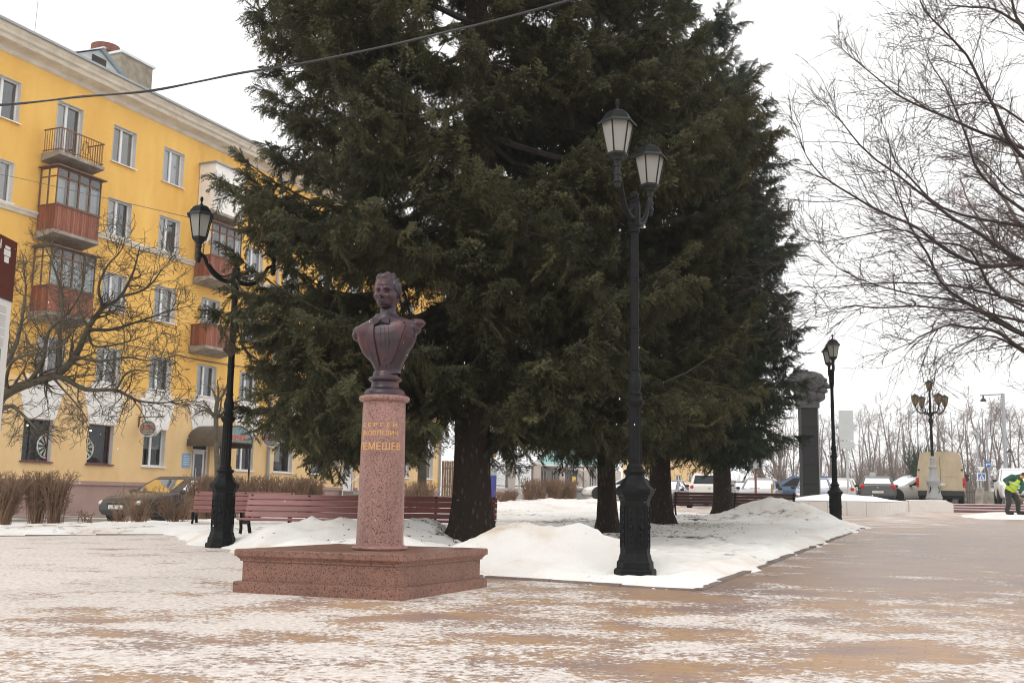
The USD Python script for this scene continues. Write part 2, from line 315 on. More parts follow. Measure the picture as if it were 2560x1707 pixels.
usdkit.material(stage, L + 'slushy_asphalt', {
    'geo': ('geometry', {}), 'a': ('noise_texture', {'scale': .5, 'detail': 7.0, 'roughness': .65}), 'r': ('rgb_ramp', {'ramp': [(.35, (.085, .078, .072)), (.5, (.17, .15, .14)), (.62, (.52, .49, .47))]}),
    'p': ('principled_bsdf', {'roughness': .6})}, [('geo.position', 'a.vector'), ('a.fac', 'r.fac'), ('r.color', 'p.base_color')], surface='p.BSDF')

xs = np.unique(np.concatenate([np.linspace(-400, -40, 19), np.linspace(-40, -12, 29), np.arange(-12, 24.01, .5), np.linspace(24, 60, 37), np.linspace(60, 400, 18)]).round(4))
ys = np.unique(np.concatenate([np.linspace(-60, -4, 15), np.arange(-4, 46.01, .5), np.arange(46, 49.01, .15), np.linspace(49, 90, 42), np.linspace(90, 900, 28)]).round(4))
gx, gy = np.meshgrid(xs, ys); gz = G(gx, gy)
gv = np.stack([gx, gy, gz], -1).reshape(-1, 3); nx = len(xs)
ii, jj = np.meshgrid(np.arange(nx - 1), np.arange(len(ys) - 1)); q = (jj * nx + ii).reshape(-1)
gf = np.stack([q, q + 1, q + nx + 1, q + nx], -1); gc = gv[gf].mean(1)
dfac = -((gc[:, 0] - F0[0]) * FN[0] + (gc[:, 1] - F0[1]) * FN[1])
street = (dfac < 9.5) & (gc[:, 1] > 18) & (gc[:, 1] < 90)
lot = (gc[:, 1] > 47.9) & ~street
def ground_part(name, sel, mat):
    idx, inv = np.unique(gf[sel].reshape(-1), return_inverse=True)
    mesh = trimesh.Trimesh(gv[idx], np.vstack([inv.reshape(-1, 4)[:, [0, 1, 2]], inv.reshape(-1, 4)[:, [0, 2, 3]]]), process=False)
    p = obj(name, mesh, mat, smooth=True, kind='structure')
    return p, np.asarray(gv[idx])
pp, pv = ground_part('plaza_paving', ~street & ~lot, 'paving')
x, y = pv[:, 0], pv[:, 1]
path = sstep((x - .6 - .55 * (y - 9.4)) / 2.5 + .3) * sstep((y - 7.6) / 2.5)      # the walked path to the right of the lawn
leftice = sstep((-x - 1) / 3) * sstep((y - 6) / 3)
cover = .024 + .09 * leftice - .118 * path + .035 * sstep((-x + .5) / 3) - .02 * sstep((x + .2) / 1.5) * (1 - path)
UsdGeom.PrimvarsAPI(UsdGeom.Mesh(pp)).CreatePrimvar('cover', Sdf.ValueTypeNames.FloatArray, 'vertex').Set(Vt.FloatArray.FromNumpy(cover.astype(np.float32)))
UsdGeom.PrimvarsAPI(UsdGeom.Mesh(pp)).CreatePrimvar('trodden', Sdf.ValueTypeNames.FloatArray, 'vertex').Set(Vt.FloatArray.FromNumpy(path.astype(np.float32)))
ground_part('parking_lot', lot, 'slushy_asphalt'); ground_part('street', street, 'slushy_asphalt')

# ------------------------------------------------------------------ snow on the lawn, with ploughed heaps
K1, KL, KR = np.array([1.66, 9.4]), np.array([-.22, 10.44]), np.array([8.53, 25.43])
LAWN = Polygon([K1 + [.14, .30], K1 + [-.04, .09], K1 + [-.3, .16], KL, (-2.55, 11.7), (-3.2, 12.9), (-3.65, 14.1), (-4.5, 15.0), (-5.7, 17.7), (-8.2, 17.0), (-15, 15.2), (-22, 14), (-26, 20), (-12, 25.5), (-8.5, 31), (-6.0, 38), (-3.5, 46), (3.5, 46.2), (5.2, 40), (6.0, 34), (7.0, 31), (8.0, 28.3), (8.65, 25.6)])
HEAPS = [(.62, 11.85, 1.0, .75, .31, .2), (.0, 11.5, .55, .5, .14, 0), (-3.05, 14.2, .6, .75, .17, .1), (-2.3, 14.2, .75, .8, .17, 0), (-1.6, 14.3, .7, .8, .20, 0), (-1.12, 14.8, .4, .6, .22, 0), (6.95, 27.2, 1.0, .9, .40, .3), (7.55, 26.6, .8, .8, .22, 0), (6.1, 27.6, .9, .8, .2, 0), (1.2, 38, 2.2, 2.5, .30, 0), (-.8, 35, 2.5, 2.0, .25, 0), (3.2, 41, 1.8, 2.0, .2, 0), (1.29, 10.6, .55, .55, -.10, 0), (-1.4, 12.3, .7, .6, .16, 0), (-2.5, 12.7, .5, .5, .10, 0)]
def snow_top(x, y, sd):
    h = np.where(sd > 0, .085 * sstep(sd / .35) + .012, -.012 + sd * .4)
    p = np.stack([x, y, 0 * x], -1)
    h = h + (meshkit.fbm(p * 1.3, 4, 3) - .5) * .09 * sstep(sd / .8) + ((meshkit.fbm(p * 4.5, 4, 9) - .5) * .07 + np.maximum(0, meshkit.noise(p * 9, 12) - .62) * .07) * sstep(sd / .3)
    for cx, cy, rx, ry, hh, rot in HEAPS:
        dx, dy = x - cx, y - cy; c, s = math.cos(rot), math.sin(rot); u, v = (dx * c + dy * s) / rx, (-dx * s + dy * c) / ry
        lump = 1 + .55 * (meshkit.fbm(p * 2.6, 5, 5) - .5)
        h = h + hh * np.exp(-(u * u + v * v) ** 1.15) * lump * sstep(sd / .5 + .3)
    return h
from shapely import contains_xy, distance, points
def snow_grid(sx, sy):
    X_, Y_ = np.meshgrid(sx, sy); x, y = X_.ravel(), Y_.ravel()
    jx = (meshkit.fbm(np.stack([x * 2.2, y * 2.2, 0 * x], -1), 3, 21) - .5) * .5      # ragged edge
    pts = points(x, y); sd = np.where(contains_xy(LAWN, x, y), 1, -1) * distance(LAWN.boundary, pts) + jx * .75
    z = G(x, y) + snow_top(x, y, sd)
    v = np.stack([x, y, z], -1); n = len(sx)
    i, j = np.meshgrid(np.arange(n - 1), np.arange(len(sy) - 1)); q = (j * n + i).ravel(); f = np.stack([q, q + 1, q + n + 1, q + n], -1)
    keep = (sd[f] > -.12).any(1); f = f[keep]
    idx, inv = np.unique(f.ravel(), return_inverse=True); f = inv.reshape(-1, 4)
    return v[idx], f
mb = MB()
v, f = snow_grid(np.concatenate([np.arange(-26, -5, .25), np.arange(-5, 3.2, .06), np.arange(3.2, 10.1, .11)]), np.concatenate([np.arange(8.9, 16.5, .06), np.arange(16.5, 47.1, .16)])); mb.add(v, f)
usdkit.material(stage, L + 'lawn_snow', {
    'geo': ('geometry', {}), 'n': ('noise_texture', {'scale': 1.0, 'detail': 8.0, 'roughness': .6}), 'n2': ('noise_texture', {'scale': 5.5, 'detail': 8.0, 'roughness': .72}), 'sep': ('separate_xyz', {}), 'n3': ('noise_texture', {'scale': .33, 'detail': 2.0}),
    'r': ('rgb_ramp', {'ramp': [(.40, (.80, .785, .765)), (.56, (.76, .725, .685)), (.68, (.68, .60, .52)), (.78, (.55, .42, .3))]}),
    'ad': ('math', {'math_type': 'multiply_add', 'value2': .62, 'value3': .0}), 'g': ('map_range', {'range_type': 'smoothstep', 'from_min': .885, 'from_max': 1.02}), 'ad2': ('math', {'math_type': 'add'}), 'sp': ('voronoi_texture', {'scale': 22.0}), 'sps': ('separate_color', {}), 'spd': ('map_range', {'from_min': .0, 'from_max': .12, 'to_min': 1.0, 'to_max': 0.0, 'clamp': True}), 'spt': ('math', {'math_type': 'greater_than', 'value2': .72}), 'spm': ('math', {'math_type': 'multiply'}), 'm2': ('mix', {'color2': (.12, .09, .06)}),
    'm': ('mix', {'color2': (.16, .13, .085)}), 'bn': ('noise_texture', {'scale': 28.0, 'detail': 5.0}), 'b': ('bump', {'strength': .5, 'distance': .012}), 'p': ('principled_bsdf', {'roughness': .85, 'diffuse_roughness': .4, 'specular_ior_level': .25})},
    [('geo.position', 'n.vector'), ('geo.position', 'n2.vector'), ('geo.position', 'n3.vector'), ('n.fac', 'r.fac'), ('n2.fac', 'ad.value1'), ('n3.fac', 'ad2.value1'), ('ad.value', 'ad2.value2'), ('ad2.value', 'g.value'), ('g.result', 'm.fac'), ('r.color', 'm.color1'), ('m.color', 'm2.color1'), ('geo.position', 'sp.vector'), ('sp.color', 'sps.color'), ('sps.r', 'spt.value1'), ('sp.distance', 'spd.value'), ('spd.result', 'spm.value1'), ('spt.value', 'spm.value2'), ('spm.value', 'm2.fac'), ('m2.color', 'p.base_color'),
     ('geo.position', 'bn.vector'), ('bn.fac', 'b.height'), ('b.normal', 'p.normal')], surface='p.BSDF')
lawn_v, lawn_f = mb.get()
obj('snow_lawn', (lawn_v, lawn_f), 'lawn_snow', smooth=True, kind='structure')
def snow_z(x, y):
    i = np.argmin((lawn_v[:, 0] - x) ** 2 + (lawn_v[:, 1] - y) ** 2); return float(lawn_v[i, 2])
r = np.random.default_rng(55); e = trimesh.creation.icosphere(1); sel = lawn_v[(lawn_v[:, 1] < 19) & (r.random(len(lawn_v)) < .5)]
bd_ = distance(LAWN.boundary, points(sel[:, 0], sel[:, 1])); hz0 = sel[:, 2] - G(sel[:, 0], sel[:, 1]); pr = np.exp(-bd_ / .10) + .10 * (hz0 > .16) + .012; sel = sel[r.random(len(sel)) < pr * .05]
n = len(sel); rad = r.uniform(.008, .034, (n, 1, 3)) * r.choice([.6, 1, 1.5], (n, 1, 1), p=[.6, .3, .1]); cv = e.vertices[None] * rad * (1 + .35 * r.normal(size=(n, len(e.vertices), 1)) * .6) + sel[:, None]
tag(obj('snow_clods', (cv.reshape(-1, 3), (e.faces[None] + (np.arange(n) * len(e.vertices))[:, None, None]).reshape(-1, 3)), 'snow'), 'small clods of frozen snow scattered along the lawn edge and heaps', 'snow', None, 'stuff')
# kerb along the lawn, stone by stone
kerb = UsdGeom.Xform.Define(stage, '/World/kerb').GetPrim(); tag(kerb, kind='structure')
def kerb_run(a, b, n):
    a, b = np.asarray(a), np.asarray(b); d = (b - a) / np.linalg.norm(b - a); R = rotz(math.atan2(d[1], d[0])); ln = np.linalg.norm(b - a) / n
    for i in range(n):
        c = a + d * ln * (i + .5); z = g1(*c)
        k = MB().box(-ln / 2 + .006, ln / 2 - .006, -.04, .04, -.1, .012 + .012 * rng.random(), R=R @ Rotation.from_euler('x', rng.normal(0, .02)).as_matrix(), t=(c[0], c[1], z))
        obj('kerb_stone', k, 'kerb_stone', kerb)
kerb_run(KL, K1, 3); kerb_run(K1 + [.02, .04], KR, 18); kerb_run((-2.6, 11.72), KL - [.04, -.02], 3); kerb_run((-15, 15.15), (-5.75, 17.65), 9)
# ------------------------------------------------------------------ the yellow apartment building; local x along the facade, y into the building
BLD = thing('apartment_building', 'long yellow five storey apartment building with white cornice and ground floor shops', 'building', (F0[0], F0[1], 0), 65.917)
def fpt(px, py, yin=0.0):
    d = ray(px, py); off = (F0[0] * FN[0] + F0[1] * FN[1]) + yin; t = (off - 0) / (d[0] * FN[0] + d[1] * FN[1]); p = EYE + d * t
    return (p[0] - F0[0]) * FD[0] + (p[1] - F0[1]) * FD[1], p[2]
def fworld(s, yin, z): return np.array([F0[0] + s * FD[0] + yin * FN[0], F0[1] + s * FD[1] + yin * FN[1], z])
S0, S1 = -10.0, 27.4
COLS = [-8.5, -5.65, -2.8, -.03, 2.77, 5.6, 8.45, 11.35, 14.3, 17.15, 20.0, 22.95, 25.9]
ROWS = [(13.71, 15.2), (10.8, 12.25), (7.84, 9.3), (5.0, 6.37)]
SHOP = [(-9.2, -7.9, 'b'), (-6.3, -5.0, 'b'), (-3.75, -2.45, 'b'), (-.8, .47, 'b'), (2.06, 3.32, 'w'), (7.85, 9.07, 'w'), (10.6, 12.1, 's'), (13.62, 15.0, 's'), (19.4, 20.7, 's'), (22.3, 23.6, 's'), (25.3, 26.5, 's')]
wins = []
for c in COLS:
    for z0, z1 in ROWS:
        if (c in (-2.8, 5.6)) and z0 > 6: z0 -= .75      # balcony doors
        wins.append((c - .62, c + .62, z0, z1, 'u'))
for a, b, k in SHOP: wins.append((a, b, 1.9, 3.38, k))
doors = [(4.98, 6.08, .55, 3.32), (16.5, 17.8, 1.08, 3.38)]
def wallM(y0): return lambda v: np.stack([v[:, 0], y0 + .4 - v[:, 2], v[:, 1]], 1)
def wall(z0, z1, y0=0.0):
    p = sbox(S0, z0, S1, z1)
    for a, b, c, d, _ in wins:
        if c < z1 and d > z0: p = p.difference(sbox(a, c, b, d))
    for a, b, c, d in doors: p = p.difference(sbox(a, c, b, d))
    m = MB()
    for g in getattr(p, 'geoms', [p]): m.poly(g, .4, wallM(y0))
    return m
obj('wall', wall(4.85, 16.05), 'wall_yellow', BLD, label='saturated yellow upper wall')
obj('wall', wall(1.25, 4.85, -.02), 'wall_pale_yellow', BLD, label='pale yellow ground floor wall')
obj('plinth', wall(-.4, 1.1, -.07), 'plinth_pink', BLD)
obj('plinth_band', wall(1.1, 1.25, -.13), 'plinth_pink', BLD)
obj('wall', MB().box(S0, S1, 11.6, 12, -.4, 16.05).box(S0, S0 + .4, .4, 11.6, -.4, 16.05).box(S1 - .4, S1, .4, 11.6, -.4, 16.05), 'wall_yellow', BLD, label='plain end and rear walls')
obj('interior', MB().box(S0 + .5, S1 - .5, 1.4, 1.45, 0, 16), 'interior_dark', BLD)
prof = [(.3, 16.05), (-.02, 16.05), (-.09, 16.1), (-.09, 16.22), (-.18, 16.26), (-.48, 16.33), (-.5, 16.47), (-.6, 16.52), (-.62, 16.62), (-.7, 16.7), (-.72, 16.82), (.3, 16.82)]
def run(prof, s0, s1): return MB().poly(Polygon(prof), s1 - s0, lambda v: np.stack([s0 + v[:, 2], v[:, 0], v[:, 1]], 1))
obj('cornice', run(prof, S0, S1 + .5), 'cornice_cream', BLD)
for a, b in ((S0, -3.95), (-1.85, 4.35), (6.35, S1)):
    obj('string_course', run([(.05, 10.5), (-.06, 10.52), (-.08, 10.62), (-.12, 10.66), (-.12, 10.74), (.05, 10.76)], a, b), 'cornice_cream', BLD)
ro = obj('roof', MB().add([[S0, -.78, 16.825], [S1 + .5, -.78, 16.825], [S1 + .5, 6, 19.0], [S0, 6, 19.0], [S0, 12.7, 16.83], [S1 + .5, 12.7, 16.83]], [[0, 1, 2, 3], [3, 2, 5, 4]]).box(S0, S1 + .5, -.80, -.76, 16.78, 16.87), 'roof_metal', BLD)
RZ = lambda y: 16.825 + (y + .78) * .3208
# dormer, vent pipe, chimney, aerial on the roof
def s_of(px, y): return fpt(px, 150, y)[0]
sd = (fpt(160, 120, 1.2)[0] + fpt(268, 160, 1.2)[0]) / 2; zt = fpt(215, 112, .6)[1]; w = 1.25; zb = RZ(.6)
dm = MB().add([[sd - w, .5, zb], [sd + w, .5, zb], [sd + w, .5, zb + .2], [sd, .5, zt], [sd - w, .5, zb + .2], [sd - w, 4.2, zb + .3], [sd + w, 4.2, zb + .3], [sd, 4.2, zt]], [[0, 1, 2, 2], [0, 2, 3, 4]])
dr = obj('dormer', dm, 'roof_white_metal', ro)
obj('dormer_roof', MB().add([[sd, .25, zt + .05], [sd + w + .15, .25, zb + .18], [sd + w + .15, 4.2, zb + .18], [sd, 4.2, zt + .05], [sd - w - .15, 4.2, zb + .18], [sd - w - .15, .25, zb + .18]], [[0, 1, 2, 3], [0, 3, 4, 5]]).box(sd - .06, sd + .06, .22, 4.2, zt + .04, zt + .09), 'roof_white_metal', ro)
obj('dormer_window', MB().box(sd - .35, sd + .35, .46, .49, zb + .15, zb + .55), 'interior_dark', ro)
s1_, z1_ = fpt(264, 120, 2.0); obj('vent_pipe', MB().lathe([(.5, RZ(2) - .3), (.5, z1_ - .35), (.42, z1_ - .34), (.58, z1_ - .3), (.58, z1_ + .03), (.5, z1_ + .05), (.45, z1_)], 20, (s1_, 2.0)), 'rust_red', ro)
sa, za = fpt(292, 172, 1.0); sb, zb2 = fpt(352, 158, 1.0)
obj('chimney', MB().box(sa, sb + .5, .8, 2.4, RZ(.6) - .2, zb2 - .1), 'chimney_render', ro); obj('chimney_cap', MB().box(sa - .08, sb + .58, .72, 2.48, zb2 - .098, zb2), 'roof_white_metal', ro)
s2, z2 = fpt(86, 85, 1.5); s3, z3 = fpt(104, -20, 1.5)
obj('aerial', MB().tube([[s2, 1.5, RZ(1.5)], [s2 + .05, 1.5, z3 + 1]], .018, 5), 'sign_back', ro)
# windows: frame > pane, reveal, sill, curtain
def window(a, b, z0, z1, kind):
    y = .16; fr = 'frame_burgundy' if kind == 'b' else 'pvc_white'; t = .05 if kind in 'bs' else .06
    m = MB().box(a, a + t, y, y + .07, z0, z1).box(b - t, b, y, y + .07, z0, z1).box(a + t, b - t, y, y + .07, z0, z0 + t).box(a + t, b - t, y, y + .07, z1 - t, z1)
    c = (a + b) / 2 - .04
    if kind in 'uw': m.box(c - .05, c + .05, y - .01, y + .06, z0 + t, z1 - t)
    w = obj('window', m, fr, BLD, label=None)
    gl = 'shop_glass' if kind in 'bws' else 'window_glass'
    for p, q in (((a + t, c - .05), (c + .05, b - t)) if kind in 'uw' else ((a + t, b - t),)):
        obj('pane', MB().add([[p, y + .04, z0 + t], [q, y + .04, z0 + t], [q, y + .04, z1 - t], [p, y + .04, z1 - t]], [[0, 1, 2, 3]]), gl, w)
    rv = MB().box(b - .012, b + .0, -.022, y, z0, z1).box(a, a + .012, -.022, y, z0, z1).box(a + .012, b - .012, -.022, y, z1 - .012, z1)
    obj('reveal', rv, 'reveal_white', w)
    obj('sill', MB().add([[a - .06, -.10, z0 - .05], [b + .06, -.10, z0 - .05], [b + .06, y, z0 - .0], [a - .06, y, z0 - .0], [a - .06, -.10, z0 - .015], [b + .06, -.10, z0 - .015], [b + .06, y, z0 + .03], [a - .06, y, z0 + .03]], [[0, 3, 2, 1], [4, 5, 6, 7], [0, 1, 5, 4], [1, 2, 6, 5], [2, 3, 7, 6], [3, 0, 4, 7]]), 'frame_burgundy' if kind == 'b' else 'white_trim', w)
    if kind == 'u' and z0 > 6.5 or kind == 's':
        obj('curtain', MB().box(a, b if rng.random() < .7 else c + .1, .25, .265, z0 + (0 if rng.random() < .75 else .5), z1), ['curtain_grey', 'curtain_grey', 'white_trim', 'curtain_beige'][rng.integers(4)] if kind == 'u' else 'curtain_beige', w)
    elif kind in 'uw':
        obj('blind', MB().box(a, c - .1 if rng.random() < .6 else b, .25, .265, z0 + (0 if kind == 'u' else .7), z1), 'paper_grey', w)
    if kind == 'b' and a > -5:      # a half wheel ornament stuck to the glass, and a lit bulb inside
        cx = b - t if a < -2 else a + t; r = .42; cz = 2.45; sg = -1 if a < -2 else 1
        ring = [(cx + sg * r * math.sin(u), cz + r * math.cos(u)) for u in np.linspace(.02, PI - .02, 25)]
        obj('wheel_rim', MB().tube([[p, y + .02, q] for p, q in ring], .028, 6), 'pvc_white', w)
        for u in np.linspace(.25, PI - .25, 6):
            pl = Polygon([(cx + sg * .08 * math.sin(u), cz + .08 * math.cos(u)), (cx + sg * .37 * math.sin(u - .13), cz + .37 * math.cos(u - .13)), (cx + sg * .37 * math.sin(u + .13), cz + .37 * math.cos(u + .13))])
            obj('wheel_spoke', MB().poly(pl, .012, lambda v: np.stack([v[:, 0], y + .02 - v[:, 2], v[:, 1]], 1)), 'print_pale_green', w)
        obj('bulb', MB().ell((a + .7, .6, 3.18), (.035, .035, .035)), 'shop_bulb', w)
for wdw in wins: window(*wdw)
# white wedge-shaped lintels over the shop windows, five blocks each, and the white panels above them
for a, b in [(u, v) for u, v, k in SHOP] + [(4.93, 6.18), (16.5, 17.8)]:
    c = (a + b) / 2; hb, ht = .66, 1.02
    kb = obj('lintel', MB().poly(sbox(c - .72, 4.625, c + .72, 4.93), .05, lambda v: np.stack([v[:, 0], -.035 - v[:, 2], v[:, 1]], 1)), 'white_trim', BLD)
    for i in range(5):
        u0, u1 = -1 + .4 * i + .006, -1 + .4 * i + .394
        pl = Polygon([(c + hb * u0, 3.395), (c + hb * u1, 3.395), (c + ht * u1, 4.62), (c + ht * u0, 4.62)])
        obj('lintel_block', MB().poly(pl, .06, lambda v: np.stack([v[:, 0], -.015 - v[:, 2], v[:, 1]], 1)), 'white_trim', kb)
# balconies
def balcony(c, zs, kind, zg=None):
    a, b, o = c - 1.06 - .1, c + .92, -.9
    a, b = (-3.93, -1.88) if c < 0 else (4.37, 6.36)
    sl = obj('balcony', MB().add([[a - .03, o - .03, zs - .12], [b + .03, o - .03, zs - .12], [b + .03, -.03, zs - .3], [a - .03, -.03, zs - .3], [a - .03, o - .03, zs], [b + .03, o - .03, zs], [b + .03, -.03, zs], [a - .03, -.03, zs]], [[0, 3, 2, 1], [4, 5, 6, 7], [0, 1, 5, 4], [1, 2, 6, 5], [2, 3, 7, 6], [3, 0, 4, 7]]), 'slab_concrete', BLD)
    zt = zs + .9
    if kind == 'rail':
        obj('rail', MB().box(a, b, o, o + .04, zt - .04, zt).box(a, a + .04, o + .04, -.03, zt - .04, zt).box(b - .04, b, o + .04, -.03, zt - .04, zt).box(a, b, o, o + .03, zs + .08, zs + .11).box(a, a + .03, o + .03, -.03, zs + .08, zs + .11).box(b - .03, b, o + .03, -.03, zs + .08, zs + .11), 'balcony_rail', sl)
        for s in np.arange(a + .02, b, .115): obj('rail_bar', MB().box(s - .008, s + .008, o + .005, o + .022, zs, zt - .04), 'balcony_rail', sl)
        for s in np.arange(o + .12, -.05, .115):
            obj('rail_bar', MB().box(a + .01, a + .026, s - .008, s + .008, zs, zt - .04), 'balcony_rail', sl); obj('rail_bar', MB().box(b - .026, b - .01, s - .008, s + .008, zs, zt - .04), 'balcony_rail', sl)
        obj('ornament', MB().tube([[a + 1.15 + .16 * math.cos(u), o - .01, zs + .45 + .26 * math.sin(u)] for u in np.linspace(0, 2 * PI, 17)], .012, 5).tube([[a + .85, o - .01, zs + .1], [a + 1.15, o - .01, zs + .72], [a + 1.45, o - .01, zs + .1]], .012, 5), 'balcony_rail', sl)
        return
    if kind == 'white':
        obj('apron', MB().box(a, b, o, o + .04, zs, zs + 2.1).box(a, a + .04, o + .04, -.03, zs, zs + 2.1).box(b - .04, b, o + .04, -.03, zs, zs + 2.1), 'white_trim', sl)
        obj('balcony_roof', MB().box(a - .1, b + .1, o - .1, -.03, zs + 2.1, zs + 2.16), 'roof_metal', sl); return
    k = 0
    for s in np.arange(a, b - .05, .1025):
        obj('board', MB().box(s + .004, s + .098, o - .002 * (k % 2), o + .02, zs - .02, zt), 'balcony_wood', sl); k += 1
    for s in np.arange(o + .03, -.1, .1025):
        for e in (a, b - .022): obj('board', MB().box(e - .001 * (k % 2), e + .022, s + .004, s + .098, zs - .02, zt), 'balcony_wood', sl)
        k += 1
    obj('handrail', MB().box(a - .02, b + .02, o - .03, o + .05, zt, zt + .045).box(a - .02, a + .05, o + .05, -.03, zt, zt + .045).box(b - .05, b + .02, o + .05, -.03, zt, zt + .045), 'balcony_frame', sl)
    if zg:
        z0, z1 = zt + .047, zg; fr = MB()
        cut = [a, a + .52, a + 1.0, a + 1.52, b]
        for s in cut: fr.box(s - (.03 if s > a else 0), s + (.03 if s < b else 0), o, o + .05, z0, z1)
        for lo, hi in zip(cut[:-1], cut[1:]): fr.box(lo + .03, hi - .03, o, o + .05, z1 - .05, z1).box(lo + .03, hi - .03, o, o + .05, z1 - .36, z1 - .32).box(lo + .03, hi - .03, o, o + .05, z0, z0 + .04)
        for e in (a, b - .05):
            fr.box(e, e + .05, -.08, -.03, z0, z1).box(e, e + .05, o + .42, o + .47, z0, z1).box(e, e + .05, o + .05, o + .42, z1 - .05, z1).box(e, e + .05, o + .47, -.08, z1 - .05, z1).box(e, e + .05, o + .05, o + .42, z1 - .36, z1 - .32).box(e, e + .05, o + .47, -.08, z1 - .36, z1 - .32)
        g = obj('glazing', fr, 'balcony_frame', sl)
        for lo, hi in zip(cut[:-1], cut[1:]): obj('pane', MB().quad([lo, o + .03, z0], [hi, o + .03, z0], [hi, o + .03, z1], [lo, o + .03, z1]), 'balcony_glass', sl)
        for e in (a + .02, b - .02): obj('pane', MB().quad([e, o + .03, z0], [e, -.04, z0], [e, -.04, z1], [e, o + .03, z1]), 'balcony_glass', sl)
        for lo, hi in zip(cut[:-1], cut[1:]):
            if rng.random() < .75: obj('net_curtain', MB().box(lo + .04, hi - .06, o + .14, o + .15, z0 + .02, z1 - .4), 'curtain_grey', sl)
        obj('balcony_roof', MB().box(a - .12, b + .12, o - .14, -.03, z1 + .003, z1 + .05), 'balcony_frame', sl)
balcony(-2.8, 12.95, 'rail'); balcony(-2.8, 10.07, 'wood', 12.38); balcony(-2.8, 7.12, 'wood', 9.45)
balcony(5.6, 7.05, 'wood'); balcony(5.6, 10.05, 'wood', 12.4); balcony(5.6, 12.95, 'white')
# entrances
def door(a, b, z0, z1, zt):
    d = obj('door', MB().box(a, a + .1, .1, .2, z0, z1).box(b - .1, b, .1, .2, z0, z1).box(a + .1, b - .1, .1, .2, zt - .06, zt).box(a + .2, a + .3, .11, .17, z0, zt - .06).box(b - .3, b - .2, .11, .17, z0, zt - .06).box(a + .3, b - .3, .11, .17, z0, z0 + .75 if a > 10 else z0 + .2).box(a + .3, b - .3, .11, .17, zt - .2, zt - .06), 'pvc_white', BLD)
    obj('pane', MB().quad([a + .3, .14, z0 + .2], [b - .3, .14, z0 + .2], [b - .3, .14, zt - .2], [a + .3, .14, zt - .2]), 'shop_glass', d)
    obj('handle', MB().tube([[a + .33, .1, z0 + .95], [a + .33, .04, z0 + .95], [a + .33, .04, z0 + 1.35], [a + .33, .1, z0 + 1.35]], .018, 6), 'pvc_white', d)
    obj('doorstep', MB().box(a - .25, b + .25, -.9, -.075, z0 - 1.4, z0 - .02).box(a - .25, b + .25, -1.25, -.902, z0 - 1.4, z0 - .18), 'slab_concrete', d)
    if zt < z1: obj('transom', MB().box(a + .1, b - .1, .13, .15, zt, z1), 'interior_dark', d)
    return d
door(4.98, 6.08, .55, 3.32, 2.72); d2 = door(16.5, 17.8, 1.08, 3.38, 3.3)
obj('curtain', MB().box(16.75, 17.55, .3, .32, 1.4, 3.2), 'curtain_beige', d2)
obj('canopy', MB().box(16.1, 18.3, -1.1, -.03, 3.5, 3.66).box(16.3, 18.1, -.5, -.05, 3.4, 3.498), 'white_trim', BLD)
obj('handrail', MB().tube([[16.1, -1.3, 1.1], [16.15, -1.3, 1.85], [14.6, -1.35, 1.15], [14.55, -1.35, .6]], .025, 6), 'pvc_white', BLD)
for s, z0, z1 in ((10.1, .4, 16.1), (27.25, .4, 16.1)):
    obj('drainpipe', MB().tube([[s, -.12, z0], [s, -.12, z0 + .6], [s, -.12, 12], [s, -.12, z1]], .07, 10).tube([[s, -.12, z0], [s, -.32, z0 - .12]], .07, 10), 'pipe_grey', BLD)
aw = obj('awning', MB().add([[5.55 + 1.0 * math.cos(u), y, 3.0 + .72 * math.sin(u)] for y in (-.06, -1.9) for u in np.linspace(0, PI, 17)], [[i, i + 1, i + 18, i + 17] for i in range(16)]).box(4.54, 4.56, -1.9, -.06, 2.8, 3.0).box(6.54, 6.56, -1.9, -.06, 2.8, 3.0), 'awning_brown', BLD)
obj('awning_front', MB().poly(Polygon([(5.55 + .95 * math.cos(u), 3.0 + .67 * math.sin(u)) for u in np.linspace(0, PI, 25)]), .03, lambda v: np.stack([v[:, 0], -1.87 - v[:, 2], v[:, 1]], 1)), 'sign_teal', aw)
obj('awning_trim', MB().tube([[5.55 + .98 * math.cos(u), -1.9, 3.0 + .7 * math.sin(u)] for u in np.linspace(0, PI, 25)], .035, 6).tube([[4.57, -1.9, 3.0], [6.53, -1.9, 3.0]], .03, 6), 'balcony_frame', aw)
tx = meshkit.text_mesh('Ларчик', .24, .02, True); v = np.array(tx.vertices); wd = np.ptp(v[:, 0]); v = np.stack([5.55 + (v[:, 0] - v[:, 0].min() - wd / 2) * 1.2 / wd, -1.905 - v[:, 2], 3.13 + v[:, 1]], 1)
obj('lettering', (v, tx.faces), 'sign_red', aw)
for s in (4.6, 6.5): obj('awning_post', MB().box(s - .03, s + .03, -1.86, -1.8, .2, 3.0), 'cable_black', aw)
obj('plaque', MB().box(4.35, 4.85, -.05, -.02, 1.92, 2.5), 'sign_light_blue', BLD, label='light blue notice board beside the shop door')
for z in (2.38, 2.28, 2.2, 2.12, 2.03): obj('plaque_line', MB().box(4.42, 4.78, -.054, -.051, z, z + .03), 'sign_white', BLD)
obj('plaque', MB().box(15.75, 16.05, -.05, -.02, 2.15, 2.75), 'sign_back', BLD, label='small grey notice plates beside the white door')
obj('plaque', MB().box(26.75, 27.1, -.06, -.02, 1.35, 1.75), 'sign_yellow', BLD, label='yellow box near the corner')
obj('shop_fascia', MB().box(20.6, 25.6, -.14, -.02, 3.85, 4.4), 'meter_blue', BLD, label='dark blue shop fascia')
for i in range(9): obj('fascia_letter', MB().box(21 + i * .48, 21.24 + i * .48, -.16, -.141, 3.98, 4.26), 'sign_white', BLD)
